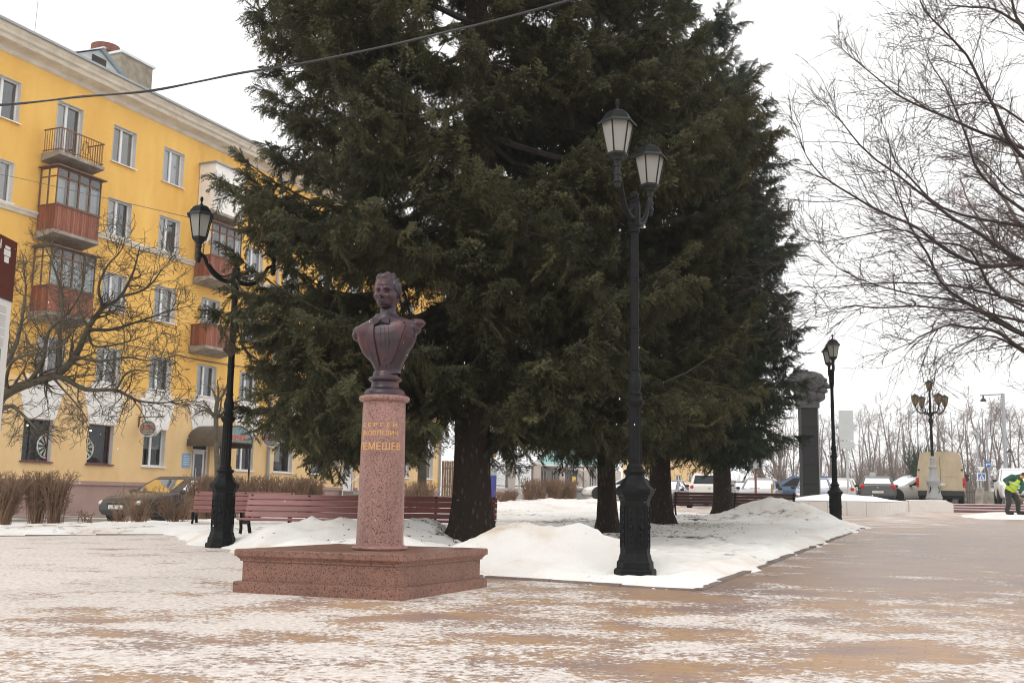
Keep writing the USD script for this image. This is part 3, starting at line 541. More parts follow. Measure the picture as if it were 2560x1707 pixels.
# two oval signs hanging square to the wall
for k, (s, z) in enumerate(((1.72, 3.36), (9.62, 3.36))):
    o = fworld(s, -.62, z)
    t = thing('hanging_sign', ('oval grey sign with red lettering on an iron bracket, left of the brown awning', 'oval grey sign with red lettering partly behind spruce twigs, right of the awning')[k], 'sign', tuple(o), 65.917, None)
    E_ = lambda v: np.stack([-.11 - v[:, 2], -v[:, 0], v[:, 1]], 1)
    ov = Polygon([(.44 * math.cos(u), .33 * math.sin(u)) for u in np.linspace(0, 2 * PI, 40, endpoint=False)])
    obj('casing', MB().poly(ov, .22, lambda v: np.stack([.11 - v[:, 2], -v[:, 0], v[:, 1]], 1)), 'sign_white', t)
    obj('face', MB().poly(ov.buffer(-.035), .006, E_), 'sign_grey', t)
    for txt, h, dy, mt, wmax in (('Ларчик', .15, -.02, 'sign_red', .74), ('магазин', .05, .14, 'sign_white', .5), ('продукты', .05, -.12, 'sign_white', .62), ('хозтовары', .05, -.21, 'sign_white', .48)):
        if txt != 'Ларчик':      # the small lines are too small to read in the photograph: a light rule in their place
            obj('small_print', MB().poly(sbox(-wmax / 2, dy, wmax / 2, dy + .04), .003, lambda v: E_(v) - [.007, 0, 0]), 'paper_grey', t); continue
        tx = meshkit.text_mesh(txt, h, .004, True); v = np.array(tx.vertices); wd = np.ptp(v[:, 0]); v[:, 0] = (v[:, 0] - v[:, 0].min() - wd / 2) * min(1, wmax / wd); v[:, 1] += dy
        obj('lettering', (E_(v) - [.007, 0, 0], tx.faces), mt, t)
    obj('bracket', MB().box(-.02, .02, -.72, .6, .44, .48).box(-.02, .02, .54, .58, .05, .44).tube([[0, -.3, .28], [0, -.3, .44]], .012, 5).tube([[0, .3, .26], [0, .3, .44]], .012, 5), 'awning_brown', t)
sdish = thing('satellite_dish', 'round white satellite dish on the balcony side above the left street lamp arm', 'satellite dish', tuple(fworld(4.25, -.75, 11.75)), 65.917)
obj('dish', MB().add(*(lambda vv, ff: (vv, ff))(np.array([[-.06 + .22 * (r ** 2), .34 * r * math.cos(u), .34 * r * math.sin(u)] for r in (0.001, .3, .6, .85, 1) for u in np.linspace(0, 2 * PI, 20, endpoint=False)]) * [-1, 1, 1], [[i * 20 + j, i * 20 + (j + 1) % 20, (i + 1) * 20 + (j + 1) % 20, (i + 1) * 20 + j] for i in range(4) for j in range(20)])), 'sign_white', sdish, smooth=True)
obj('mount', MB().tube([[.02, 0, 0], [.1, .2, -.1], [.12, .3, -.5]], .015, 5).tube([[-.02, 0, -.3], [-.3, 0, -.05]], .01, 5), 'pipe_grey', sdish)
cb = thing('facade_cable', 'thin dark cable fixed along the yellow wall above the first floor windows', 'cable', tuple(fworld(0, 0, 0)), 65.917)
obj('cable', MB().tube([[s, -.05, 6.56 + .03 * math.sin(s * .9)] for s in np.linspace(-1.4, 27, 60)], .018, 5), 'cable_black', cb)
# ------------------------------------------------------------------ the monument: granite slab, tapered column, bronze bust
MC = np.array([-1.09, 8.95]); MZ = g1(*MC)
mon = thing('bust_monument', 'bronze bust of a man in a tuxedo on a round pink granite column and slab', 'monument', (MC[0], MC[1], MZ))
Q = Polygon(np.array([[-.83, 8.26], [-.19, 9.47], [-1.61, 9.93], [-2.25, 8.72]]) - MC)
def ring(off, z):
    c = np.array(Q.buffer(off, join_style='mitre').exterior.coords)[:-1]
    if Polygon(c).exterior.is_ccw is False: c = c[::-1]
    k = np.argmin(c[:, 1]); c = np.roll(c, -k, axis=0); return np.column_stack([c, np.full(len(c), z)])
def tiers(levels):
    m = MB(); rings = [ring(o, z) for o, z in levels]; v = np.vstack(rings); n = 4
    f = [[i * n + j, i * n + (j + 1) % n, (i + 1) * n + (j + 1) % n, (i + 1) * n + j] for i in range(len(rings) - 1) for j in range(n)]
    f += [[(len(rings) - 1) * n + k for k in (0, 1, 2, 3)], [3, 2, 1, 0]]
    return m.add(v, f)
obj('base_plinth', tiers([(0, -.08), (0, .082), (-.006, .088)]), 'granite_slab', mon)
obj('base_die', tiers([(-.045, .088), (-.045, .246), (-.04, .25)]), 'granite_slab', mon)
obj('base_moulding', tiers([(-.03, .25), (-.03, .262), (-.012, .285), (-.01, .29)]), 'granite_slab', mon)
obj('base_top', tiers([(0, .29), (0.002, .296), (.002, .336), (-.006, .345)]), 'granite_slab', mon)
ZT = P(958, 983, 8.95)[2] - MZ            # top of the column
ZH = P(958, 689, 8.95)[2] - MZ            # top of the head
def colr(z): return .2 + (.181 - .2) * (z - .345) / (ZT - .345)
obj('column', MB().lathe([(.2, .345), (.2, .40)] + [(colr(z), z) for z in np.linspace(.401, ZT - .05, 12)], 64), 'granite_column', mon, smooth=30)
obj('base_ring', MB().lathe([(.203, .345), (.228, .35), (.236, .362), (.232, .376), (.21, .384), (.203, .386)], 64), 'granite_column', mon, smooth=40)
obj('capital_ring', MB().lathe([(.183, ZT - .078), (.2, ZT - .076), (.214, ZT - .066), (.219, ZT - .05), (.214, ZT - .034), (.2, ZT - .026), (.17, ZT - .022)], 64), 'granite_column', mon, smooth=40)
view = math.atan2(-MC[1], -MC[0])
def engrave(txt, h, z, a0, a1, name):
    n = len(txt); letters = []
    x = 0
    tm = meshkit.text_mesh(' '.join(txt) if txt == 'СЕРГЕЙ' else txt, h, .0035)
    tm = trimesh.Trimesh(*trimesh.remesh.subdivide_to_size(tm.vertices, tm.faces, .012, max_iter=8)); v = np.array(tm.vertices)
    v[:, 0] = (v[:, 0] - v[:, 0].min()) / np.ptp(v[:, 0]); a = view + math.radians(a0) + v[:, 0] * math.radians(a1 - a0); zz = z + v[:, 1]; r = colr(zz) + v[:, 2] - .0012
    obj(name, (np.stack([r * np.cos(a), r * np.sin(a), zz], 1), tm.faces), 'gold_leaf', mon)
zr = lambda py: P(950, py, 8.76)[2] - MZ
engrave('СЕРГЕЙ', .034, zr(1066), -64, 37, 'lettering'); engrave('ЯКОВЛЕВИЧ', .04, zr(1087), -66, 40, 'lettering'); engrave('ЛЕМЕШЕВ', .06, zr(1123), -74, 50, 'lettering')
# bust, modelled facing -y, about a metre tall; then turned to the camera
BS = (ZH - ZT + .024) / 1.0
LV = np.array([[.17, .10, .085], [.2, .10, .085], [.25, .125, .095], [.3, .152, .105], [.37, .205, .12], [.44, .24, .132], [.5, .262, .135], [.55, .28, .128], [.585, .268, .115], [.605, .215, .105], [.625, .165, .098], [.645, .115, .092], [.66, .09, .086], [.675, .08, .08]])
def la(z): return np.interp(z, LV[:, 0], LV[:, 1])
def lb(z): return np.interp(z, LV[:, 0], LV[:, 2])
NE = 2.5
def front(x, z): return -lb(z) * np.clip(1 - np.abs(x / la(z)) ** NE, .02, 1) ** (1 / NE)
zz = np.linspace(.17, .675, 34); th = np.linspace(0, 2 * PI, 56, endpoint=False)
ct, st_ = np.cos(th), np.sin(th)
tv = np.array([[la(z) * np.sign(c) * abs(c) ** (2 / NE), lb(z) * np.sign(s) * abs(s) ** (2 / NE), z] for z in zz for c, s in zip(ct, st_)])
fold = (meshkit.fbm(tv * [9, 9, 4], 3, 4) - .5) * .016 + .004 * np.sin(tv[:, 0] * 75 + tv[:, 2] * 8) * (np.abs(tv[:, 0]) > .12) * (tv[:, 2] < .56)
nrm = tv.copy(); nrm[:, 2] = 0; nrm /= np.linalg.norm(nrm, axis=1, keepdims=True) + 1e-9
tv = tv + nrm * (fold * sstep((.62 - tv[:, 2]) / .1))[:, None]
tf = [[i * 56 + j, i * 56 + (j + 1) % 56, (i + 1) * 56 + (j + 1) % 56, (i + 1) * 56 + j] for i in range(33) for j in range(56)]
ANG = math.radians(6.9 - 19); RB = rotz(ANG); RT = rotz(ANG) @ Rotation.from_euler('y', -5.5, degrees=True).as_matrix()
def place(v, R=RT, piv=(0, 0, .5)): return ((np.asarray(v) - piv) @ R.T + np.asarray(piv)) * BS + [0, 0, ZT - .024]
tm_ = MB().add(tv, tf)
for sx in (-1, 1):      # the arms, cut off below the shoulder
    e = trimesh.creation.icosphere(3); v = e.vertices * [.05, .085, .075] * (1 - .25 * np.clip(-e.vertices[:, 2:3], 0, 1)) + np.array([sx * .24, .005, .53]); v = v + (meshkit.fbm(v * 14, 3, 8)[:, None] - .5) * .016; tm_.add(v, e.faces)
e = trimesh.creation.icosphere(3); v = e.vertices * [.075, .055, .044] + np.array([.262, -.005, .566]); tm_.add(v + (meshkit.fbm(v * 20, 3, 8)[:, None] - .5) * .02, e.faces)
v, f = tm_.get(); torso = obj('torso', (place(v), f), 'bronze', mon, smooth=50)
def drape(name, pts, t, off=.0, size=.02, parent=None):
    ps = [((x - 448) / 1520, (1560 - y) / 1520) for x, y in pts]; pl = Polygon(ps)
    e = trimesh.creation.extrude_polygon(pl, t, engine='earcut'); vv, ff = trimesh.remesh.subdivide_to_size(e.vertices, e.faces, size, max_iter=8)
    z = np.clip(vv[:, 1], .18, .685); w = np.stack([vv[:, 0], front(vv[:, 0], z) - off - vv[:, 2] + .004, vv[:, 1]], 1)
    return obj(name, (place(w), ff), 'bronze', parent or torso, smooth=30)
drape('lapel', [(362, 640), (300, 690), (268, 735), (286, 745), (240, 850), (262, 960), (325, 1110), (372, 1200), (385, 1200), (362, 1000), (352, 850)], .026)
drape('lapel', [(606, 630), (668, 660), (742, 690), (722, 705), (760, 720), (735, 790), (690, 890), (610, 1060), (548, 1160), (515, 1190), (530, 1080), (560, 900), (585, 760)], .026)
drape('shirt_front', [(376, 690), (590, 680), (556, 880), (505, 1000), (455, 1060), (400, 1000), (372, 880)], .006)
for x in (432, 492, 540): drape('shirt_pleat', [(x, 720), (x + 6, 720), (x, 960), (x - 6, 960)], .010)
drape('waistcoat', [(372, 950), (405, 1000), (455, 1065), (500, 1005), (545, 920), (522, 1080), (510, 1240), (390, 1240)], .007)
for y in (1115, 1205): drape('button', [(455 + 20 * math.cos(u), y + 14 * math.sin(u)) for u in np.linspace(0, 2 * PI, 10, endpoint=False)], .018)
drape('pocket_square', [(725, 880), (770, 820), (800, 850), (850, 812), (840, 880)], .016)
drape('lapel_pin', [(692 + 15 * math.cos(u), 658 + 15 * math.sin(u)) for u in np.linspace(0, 2 * PI, 10, endpoint=False)], .022)
bt = MB()
for sx in (-1, 1):
    e = trimesh.creation.extrude_polygon(Polygon([(0, -.009), (sx * .03, -.022), (sx * .068, -.036), (sx * .072, .0), (sx * .066, .034), (sx * .03, .016), (0, .009)] if sx > 0 else [(0, -.009), (0, .009), (-.03, .016), (-.066, .034), (-.072, 0), (-.068, -.036), (-.03, -.022)]), .02, engine='earcut')
    vv, ff = trimesh.remesh.subdivide_to_size(e.vertices, e.faces, .012, max_iter=6); bt.add(np.stack([vv[:, 0], -.125 - vv[:, 2] + .5 * np.abs(vv[:, 0]) ** 1.4, vv[:, 1] * 1.1 + .606], 1), ff)
bt.ell((0, -.142, .606), (.015, .014, .016))
v, f = bt.get(); obj('bow_tie', (place(v), f), 'bronze', torso, smooth=35)
# neck and head
u = np.linspace(0, PI, 74); w = np.linspace(0, 2 * PI, 110, endpoint=False)
D_ = np.array([[math.sin(a) * math.cos(b), math.sin(a) * math.sin(b), math.cos(a)] for a in u for b in w]); D_ = D_ / (np.abs(D_) ** 2.45).sum(1, keepdims=True) ** (1 / 2.45); p = D_ * [.088, .115, .142]
x, y, z = p.T.copy(); ax = np.abs(x); fr = sstep(-D_[:, 1] * 1.5)
t = np.clip((-.025 - z) / .118, 0, 1); y = np.where(D_[:, 1] < 0, y * (1 + .10 * t), y * (1 - .25 * t)); jx = 1 - .17 * t ** 1.5; x = x * jx; ax = np.abs(x)
x = x * (1 + .06 * sstep((z - .0) / .08)); y = np.where(D_[:, 1] > 0, y * (1 + .08 * sstep((z + .02) / .06)), y)
g = lambda a, b, sa, sb: np.exp(-((ax - a) / sa) ** 2 - ((z - b) / sb) ** 2)
dy = .040 * g(0, -.045, .0165, .014) + .028 * g(0, -.018, .0125, .026) + .012 * g(0, .06, .05, .03) + .010 * g(.013, -.05, .008, .007)
dy += -.030 * g(.034, -.004, .018, .0125) + .012 * g(.034, -.009, .0125, .0065) - .003 * g(.033, -.0125, .014, .003) + .013 * g(.03, .019, .028, .0075) + .012 * g(.055, -.04, .018, .018) - .010 * g(.05, -.078, .016, .022)
dy += .012 * g(0, -.087, .024, .005) - .008 * g(0, -.0955, .026, .003) + .013 * g(0, -.1035, .019, .0055) - .004 * g(0, -.115, .022, .0055) + .012 * g(0, -.131, .022, .012) - .004 * g(0, .022, .006, .012)
y = y - dy * fr
hl = np.where(D_[:, 1] < 0, .088 - .02 * np.cos(x * 30) * 0 - .09 * sstep((ax - .06) / .025), -.05)
hair = sstep((z - hl) / .012); rid = .006 * np.sin(x * 110 + 60 * y + 4 * np.sin(z * 30)) + .006 * (meshkit.fbm(p * 38, 3, 2) - .5)
k = 1 + hair * (.075 + (rid + .012 * sstep((z - .08) / .04) * (x < .03)) / .12); x, y, z = x * k, y * k, z * k
RH = rotz(math.radians(-3)) @ Rotation.from_euler('y', 2, degrees=True).as_matrix()
hd = MB(); fq = [[i * 110 + j, (i + 1) * 110 + j, (i + 1) * 110 + (j + 1) % 110, i * 110 + (j + 1) % 110] for i in range(73) for j in range(110)]
hd.add(np.stack([x, y, z], 1), fq)
hv = [np.stack([x, y, z], 1)]; hf = [np.array(fq)]
for sx in (-1, 1):
    e = trimesh.creation.icosphere(3); v = e.vertices * [.012, .021, .034]; v[:, 0] *= 1 - .55 * np.exp(-(v[:, 1] / .012) ** 2 - (v[:, 2] / .02) ** 2); hd.add(v @ Rotation.from_euler('zx', [sx * 18, -8], degrees=True).as_matrix().T + [sx * .101, .012, -.022], e.faces)
v, f = hd.get(); v = (v * [1.1, 1.04, 1.02]) @ RH.T + [0, -.012, .853]
nk = MB().lathe([(.078, .64), (.072, .66), (.066, .675), (.06, .69), (.058, .72), (.06, .76), (.066, .79)], 32).get()[0]
nb = MB().lathe([(.098, .60), (.092, .64), (.088, .672), (.083, .676), (.075, .665), (.07, .69), (.068, .72), (.071, .76), (.076, .80)], 36)
nv, nf = nb.get()
hm = MB().add(v, f).add(nv * [.95, 1.0, 1] + [0, .022, 0], nf); v, f = hm.get()
obj('head', (place(v, RB), f), 'bronze', torso, smooth=60)
pr = [(.165, 0), (.168, .02), (.16, .04), (.148, .05), (.118, .066), (.112, .09), (.114, .112), (.132, .122), (.138, .136), (.13, .15), (.105, .156), (.1, .19), (.096, .2)]
v, f = MB().lathe(pr, 48).get(); obj('socle', (place(v, np.eye(3)), f), 'bronze', torso, smooth=35)

# ------------------------------------------------------------------ twin-lantern street lamps
def lamp(label, loc, rz):
    t = thing('street_lamp', label, 'street lamp', loc, rz, None)
    octa = [(.215, -.12), (.215, .05), (.205, .065), (.188, .07), (.185, .13), (.17, .15), (.158, .2), (.152, .215), (.152, .74), (.16, .75), (.168, .77), (.168, .785), (.188, .8), (.2, .83), (.2, .86), (.185, .872), (.15, .9), (.13, .935), (.112, .965)]
    b = MB().lathe(octa, 8, phase=PI / 8)
    base = obj('base', b, 'iron_black', t)
    for i in range(8):      # raised frame and boss on every side of the foot
        R = rotz(i * PI / 4); m = MB(); y = -.152 * math.cos(PI / 8)
        m.box(-.043, -.036, y - .007, y + .003, .27, .69, R=R).box(.036, .043, y - .007, y + .003, .27, .69, R=R).box(-.036, .036, y - .007, y + .003, .683, .69, R=R).box(-.036, .036, y - .007, y + .003, .27, .277, R=R)
        for zq_, rq in ((.48, .024), (.40, .015), (.56, .015), (.335, .011), (.625, .011)): m.ell(R @ [0, y - .002, zq_], (rq, rq, rq * 1.25), 2)
        obj('base_panel', m, 'iron_black', base)
    c = MB().lathe([(.112, .962), (.1, .98), (.098, 1.0), (.116, 1.02), (.12, 1.035), (.112, 1.05), (.085, 1.06), (.083, 1.09), (.072, 1.1), (.068, 1.115)], 28)
    c.lathe([(.064, 1.1), (.064, 1.12), (.061, 1.66), (.06, 1.7)], 60, flute=(.07, 12))
    c.lathe([(.06, 1.69), (.085, 1.72), (.096, 1.745), (.096, 1.765), (.08, 1.775), (.066, 1.79), (.064, 1.81), (.074, 1.825), (.074, 1.84), (.06, 1.85), (.056, 1.86), (.064, 1.9), (.071, 1.94), (.068, 1.98), (.056, 2.02), (.047, 2.06), (.046, 2.07), (.056, 2.08), (.056, 2.1), (.046, 2.11)], 32)
    c.lathe([(.044, 2.1), (.0405, 3.58)], 40, flute=(.055, 10))
    for z in (2.5, 3.04): c.lathe([(.041, z - .03), (.05, z - .022), (.05, z - .01), (.044, z), (.05, z + .01), (.05, z + .022), (.041, z + .03)], 24)
    obj('column', c, 'iron_black', t, smooth=35)
    h = MB().lathe([(.041, 3.54), (.06, 3.55), (.062, 3.57), (.05, 3.585), (.052, 3.6), (.066, 3.62)], 24).lathe([(.06, 3.615), (.066, 3.63), (.066, 3.84), (.055, 3.86)], 8, phase=PI / 8).lathe([(.05, 3.855), (.058, 3.87), (.058, 3.885), (.034, 3.895), (.03, 3.905), (.044, 3.925), (.05, 3.95), (.044, 3.975), (.02, 3.995), (.001, 4.0)], 24)
    obj('hub', h, 'iron_black', t, smooth=35)
    for sg in (1, -1):
        arm = smooth_line([(.04, 0, 3.70), (.17, 0, 3.685), (.32, 0, 3.74), (.43, 0, 3.86), (.49, 0, 3.97), (.545, 0, 4.0)], 20) * [sg, 1, 1]
        a = MB().tube(arm, np.linspace(.034, .024, 20), 10).tube(smooth_line([(.06, 0, 3.8), (.2, 0, 3.74), (.33, 0, 3.80), (.4, 0, 3.88)], 12) * [sg, 1, 1], .012, 6)
        obj('arm', a, 'iron_black', t, smooth=45)
        cx = sg * .58
        st = MB().lathe([(.001, 3.87), (.024, 3.878), (.036, 3.9), (.036, 3.915), (.028, 3.925), (.043, 3.94), (.043, 3.965), (.034, 3.975), (.034, 4.0), (.044, 4.01), (.044, 4.03), (.03, 4.04), (.03, 4.09), (.042, 4.1), (.042, 4.115), (.032, 4.12), (.04, 4.15), (.065, 4.17), (.065, 4.18)], 20, (cx, 0))
        st.lathe([(.065, 4.175), (.1, 4.205), (.112, 4.215), (.112, 4.235), (.1, 4.24)], 6, (cx, 0)).lathe([(.16, 4.545), (.205, 4.53), (.205, 4.548), (.165, 4.58)], 6, (cx, 0))
        ab = lambda r, z, k: np.array([cx + r * math.cos(k * PI / 3), r * math.sin(k * PI / 3), z])
        for k in range(6): st.tube([ab(.104, 4.235, k), ab(.168, 4.55, k)], .0085, 5)
        la_ = obj('lantern', st, 'lamp_glass_frame', t, smooth=30)
        for k in range(6): obj('pane', MB().quad(ab(.1, 4.238, k), ab(.1, 4.238, k + 1), ab(.163, 4.545, k + 1), ab(.163, 4.545, k)), 'frosted_glass', la_)
        obj('bulb', MB().lathe([(.03, 4.24), (.035, 4.4), (.02, 4.46), (.001, 4.465)], 12, (cx, 0)), 'frosted_glass', la_, smooth=40)
        obj('roof', MB().lathe([(.17, 4.576), (.15, 4.61), (.115, 4.66), (.075, 4.685), (.06, 4.69)], 6, (cx, 0)), 'iron_black', la_)
        obj('finial', MB().lathe([(.035, 4.685), (.022, 4.71), (.012, 4.725), (.012, 4.745), (.02, 4.76), (.023, 4.785), (.016, 4.81), (.001, 4.825)], 12, (cx, 0)), 'iron_black', la_, smooth=40)
    return t
LP = on(1588, 10.75); lamp1 = lamp('tall black cast iron lamp post with two lanterns standing in snow nearest, centre right', tuple(LP + [0, 0, .02]), 66)
LL = on(553, 14.5); copy(lamp1, tuple(LL + [0, 0, .0]), 42, 'black cast iron twin lamp post left of the bust, beside the dark car and benches')
LR = on(2090, 26.8); copy(lamp1, tuple(LR), 78, 'black cast iron twin lamp post at the far lawn corner before the white wall')
pg = thing('hanging_plate', 'small dark tilted square plate fixed to the pole of the left street lamp', 'plate', (LL[0], LL[1] - .06, LL[2] + 2.72), 20)
obj('plate', MB().box(-.08, .08, -.012, .012, -.08, .08, R=Rotation.from_euler('y', 38, degrees=True).as_matrix()), 'rust_dark', pg)
obj('clamp', MB().lathe([(.05, -.03), (.05, .03)], 12, (.02, .06)), 'cable_black', pg)

# ------------------------------------------------------------------ benches
def bench(label, loc, rz, W, wood, group=None):
    t = thing('park_bench', label, 'bench', loc, rz, group)
    for s in (-W / 2 + .06, W / 2 - .06) + ((0,) if W > 1.85 else ()):
        m = MB().tube([[s, y, z] for y, z in smooth_line([(-.34, -.06), (-.30, .12), (-.24, .25), (-.27, .375)], 8)], .026, 6).tube([[s, y, z] for y, z in smooth_line([(-.27, .375), (-.05, .345), (.16, .36), (.235, .5), (.30, .66), (.32, .735), (.30, .765)], 16)], .026, 6).tube([[s, y, z] for y, z in smooth_line([(.14, .36), (.24, .2), (.36, .06), (.44, -.04), (.47, .02), (.44, .06)], 14)], .028, 6)
        obj('side_frame', m, 'iron_black', t, smooth=40)
    for i in range(4):
        y = -.25 + .105 * i; z = .40 - .012 * math.sin(i)
        obj('seat_slat', rbox(-W / 2, W / 2, y - .046, y + .046, z - .014, z + .016, .004), wood, t)
    for i in range(4):
        a = np.array([.17 + .047 * i, .465 + .089 * i]); R = Rotation.from_euler('x', -66, degrees=True).as_matrix()
        e = rbox(-W / 2, W / 2, -.041, .041, -.014, .014, .004); obj('back_slat', (np.asarray(e.vertices) @ R.T * [1, -1, 1] + [0, a[0] - .012, a[1]], e.faces), wood, t)
    return t
def put_bench(label, px, D, rz, W, wood): p = on(px, D); p[2] = g1(p[0], p[1]) - (.07 if wood == 'bench_redwood' else 0); return bench(label, tuple(p), rz, W, wood)
put_bench('long red-brown slatted bench behind the snow bank, left of the granite column', 758, 16.2, -2, 1.92, 'bench_redwood')
put_bench('red-brown slatted bench behind the snow, between granite column and nearest spruce trunk', 1083, 16.5, -2, 1.95, 'bench_redwood')
put_bench('red-brown slatted bench farther back, half hidden behind the left street lamp', 605, 20.3, 8, 1.9, 'bench_redwood')
put_bench('dark maroon bench seen from behind, left of the slim spruce trunk on the right', 1756, 31.2, 180, 1.78, 'bench_dark')
put_bench('dark maroon bench seen from behind, next to the white stone wall', 1906, 30.8, 180, 1.82, 'bench_dark')

# ------------------------------------------------------------------ information board cut by the left edge
BX = P(42, 607, 8.5); zt, zb = BX[2], P(15, 1150, 8.5)[2]; gb = g1(BX[0], 8.0)
ib = thing('information_board', 'tall information board with maroon header and pale map panel at the left edge', 'board', (BX[0], 8.5, gb))
H0, H1 = zb - gb, zt - gb; HM = P(30, 752, 8.5)[2] - gb
obj('panel', MB().box(-.05, 0, -1.3, 0, H0, HM), 'board_paper', ib); obj('header', MB().box(-.055, .006, -1.3, .003, HM, H1), 'board_maroon', ib)
for y in (-1.15, -.18): obj('post', MB().box(-.06, -.004, y - .04, y + .04, -.2, H0), 'iron_black', ib)
obj('header_line', MB().box(0, .008, -1.3, .002, HM - .012, HM), 'cable_black', ib)
def pr_(name, y0, y1, z0, z1, m, e=.002): obj(name, MB().box(.0005, e, y0, y1, z0, z1), m, ib)
zq = lambda py: P(20, py, 8.4)[2] - gb
k = .0
for blk in ((768, 782), (790, 815), (824, 838), (847, 868)):
    for py in range(blk[0], blk[1], 6): pr_('text_line', -1.2, -.075 - .01 * rng.random(), zq(py) - .008, zq(py), 'paper_grey')
pr_('photo_print', -.55, -.11, zq(915), zq(872), 'print_green'); pr_('photo_print', -.55, -.12, zq(925), zq(915.5), 'paper_grey')
for py in (930, 940): pr_('text_line', -.6, -.14, zq(py) - .007, zq(py), 'paper_grey')
pr_('map_land', -1.25, -.05, zq(1140), zq(955), 'print_pale_green', .0012)
obj('map_water', MB().poly(Polygon([(-.9, zq(1110)), (-.2, zq(1100)), (-.12, zq(1075)), (-.16, zq(1050)), (-.5, zq(1040)), (-.9, zq(1050))]), .0015, lambda v: np.stack([.0012 + v[:, 2], v[:, 0], v[:, 1]], 1)), 'print_water', ib)
pr_('map_mark', -.14, -.09, zq(1030), zq(1018), 'print_bright_green', .003); pr_('map_mark', -.19, -.13, zq(1098), zq(1088), 'print_green', .003)
# emblem: a crenellated crown over a pillar; the end of a line of lettering
def em(y0, y1, a, b): obj('emblem', MB().box(.0065, .009, y0, y1, zq(b), zq(a)), 'board_paper', ib)
em(-.20, -.115, 620, 627); em(-.215, -.105, 629, 644); em(-.2, -.125, 646, 661)
v = meshkit.text_mesh('ОТРЫ', .07, .003, True); vv = np.array(v.vertices); vv = np.stack([.0065 + vv[:, 2], vv[:, 0] - vv[:, 0].max() - .27, vv[:, 1] + zq(632)], 1); obj('lettering', (vv, v.faces), 'board_paper', ib)
obj('emblem', MB().box(.0065, .009, -.32, -.26, zq(715), zq(702)), 'board_paper', ib)
# ------------------------------------------------------------------ spruces: trunk, limbs and an instanced crown of needle sprays
def unit(v): return v / (np.linalg.norm(v, axis=-1, keepdims=True) + 1e-12)
def needle_brush(pts, out, r, nl=.026, step=.011):
    """needles round the polylines pts (N, k, 3), as thin triangles leaning forward"""
    for pl in pts:
        seg = np.diff(pl, axis=0); ln = np.linalg.norm(seg, axis=1); tot = ln.sum(); n = max(int(tot / step), 2)
        s = np.linspace(0, tot, n); cum = np.concatenate([[0], np.cumsum(ln)]); base = np.stack([np.interp(s, cum, pl[:, k]) for k in range(3)], 1)
        i = np.clip(np.searchsorted(cum, s, 'right') - 1, 0, len(seg) - 1); t = unit(seg[i])
        for q in range(4):
            a = r.uniform(0, 2 * PI, n); ref = unit(np.cross(t, [.3, .2, 1.0])); b = np.cross(t, ref)
            d = unit(t * r.uniform(.45, .9, n)[:, None] + ref * np.cos(a)[:, None] + b * np.sin(a)[:, None])
            L_ = nl * r.uniform(.75, 1.15, n)[:, None]; side = unit(np.cross(d, t)) * .0058
            v = np.stack([base - side, base + side, base + d * L_], 1).reshape(-1, 3)
            out.add(v, np.arange(len(v)).reshape(-1, 3))
def spray(seed, droop):
    r = np.random.default_rng(seed); L0 = .5; mb, st = MB(), MB()
    main = np.array([[L0 * t, 0, -droop * t * t * .5 + .02 * math.sin(t * 3)] for t in np.linspace(0, 1, 7)])
    lines = [main]
    for k, t in enumerate(np.linspace(.08, .9, 8)):
        p = np.array([np.interp(t, np.linspace(0, 1, 7), main[:, j]) for j in range(3)])
        for sg in (-1, 1):
            if r.random() < .12: continue
            a = sg * math.radians(r.uniform(38, 62)); ln = (.085 + .10 * math.sin(PI * min(1, .25 + t * .8))) * r.uniform(.7, 1.25)
            dz = r.uniform(-1.0, .55) - droop * .6
            d = unit(np.array([math.cos(a), math.sin(a), dz])); q = np.array([p + d * ln * u + np.array([0, 0, -.05 * u * u + .015 * u]) for u in np.linspace(0, 1, 4)]); lines.append(q)
            if ln > .12: lines.append(np.array([q[1] + u * .6 * ln * unit(d + np.array([.35, -sg * .5, -.1])) for u in np.linspace(0, 1, 3)]))
    needle_brush(lines, mb, r, .036, .0155); v, f = mb.get()
    return v, f, lines
SPR = [spray(i + 1, [.15, .4, .75, 1.1, .05][i]) for i in range(5)]
LIT = []
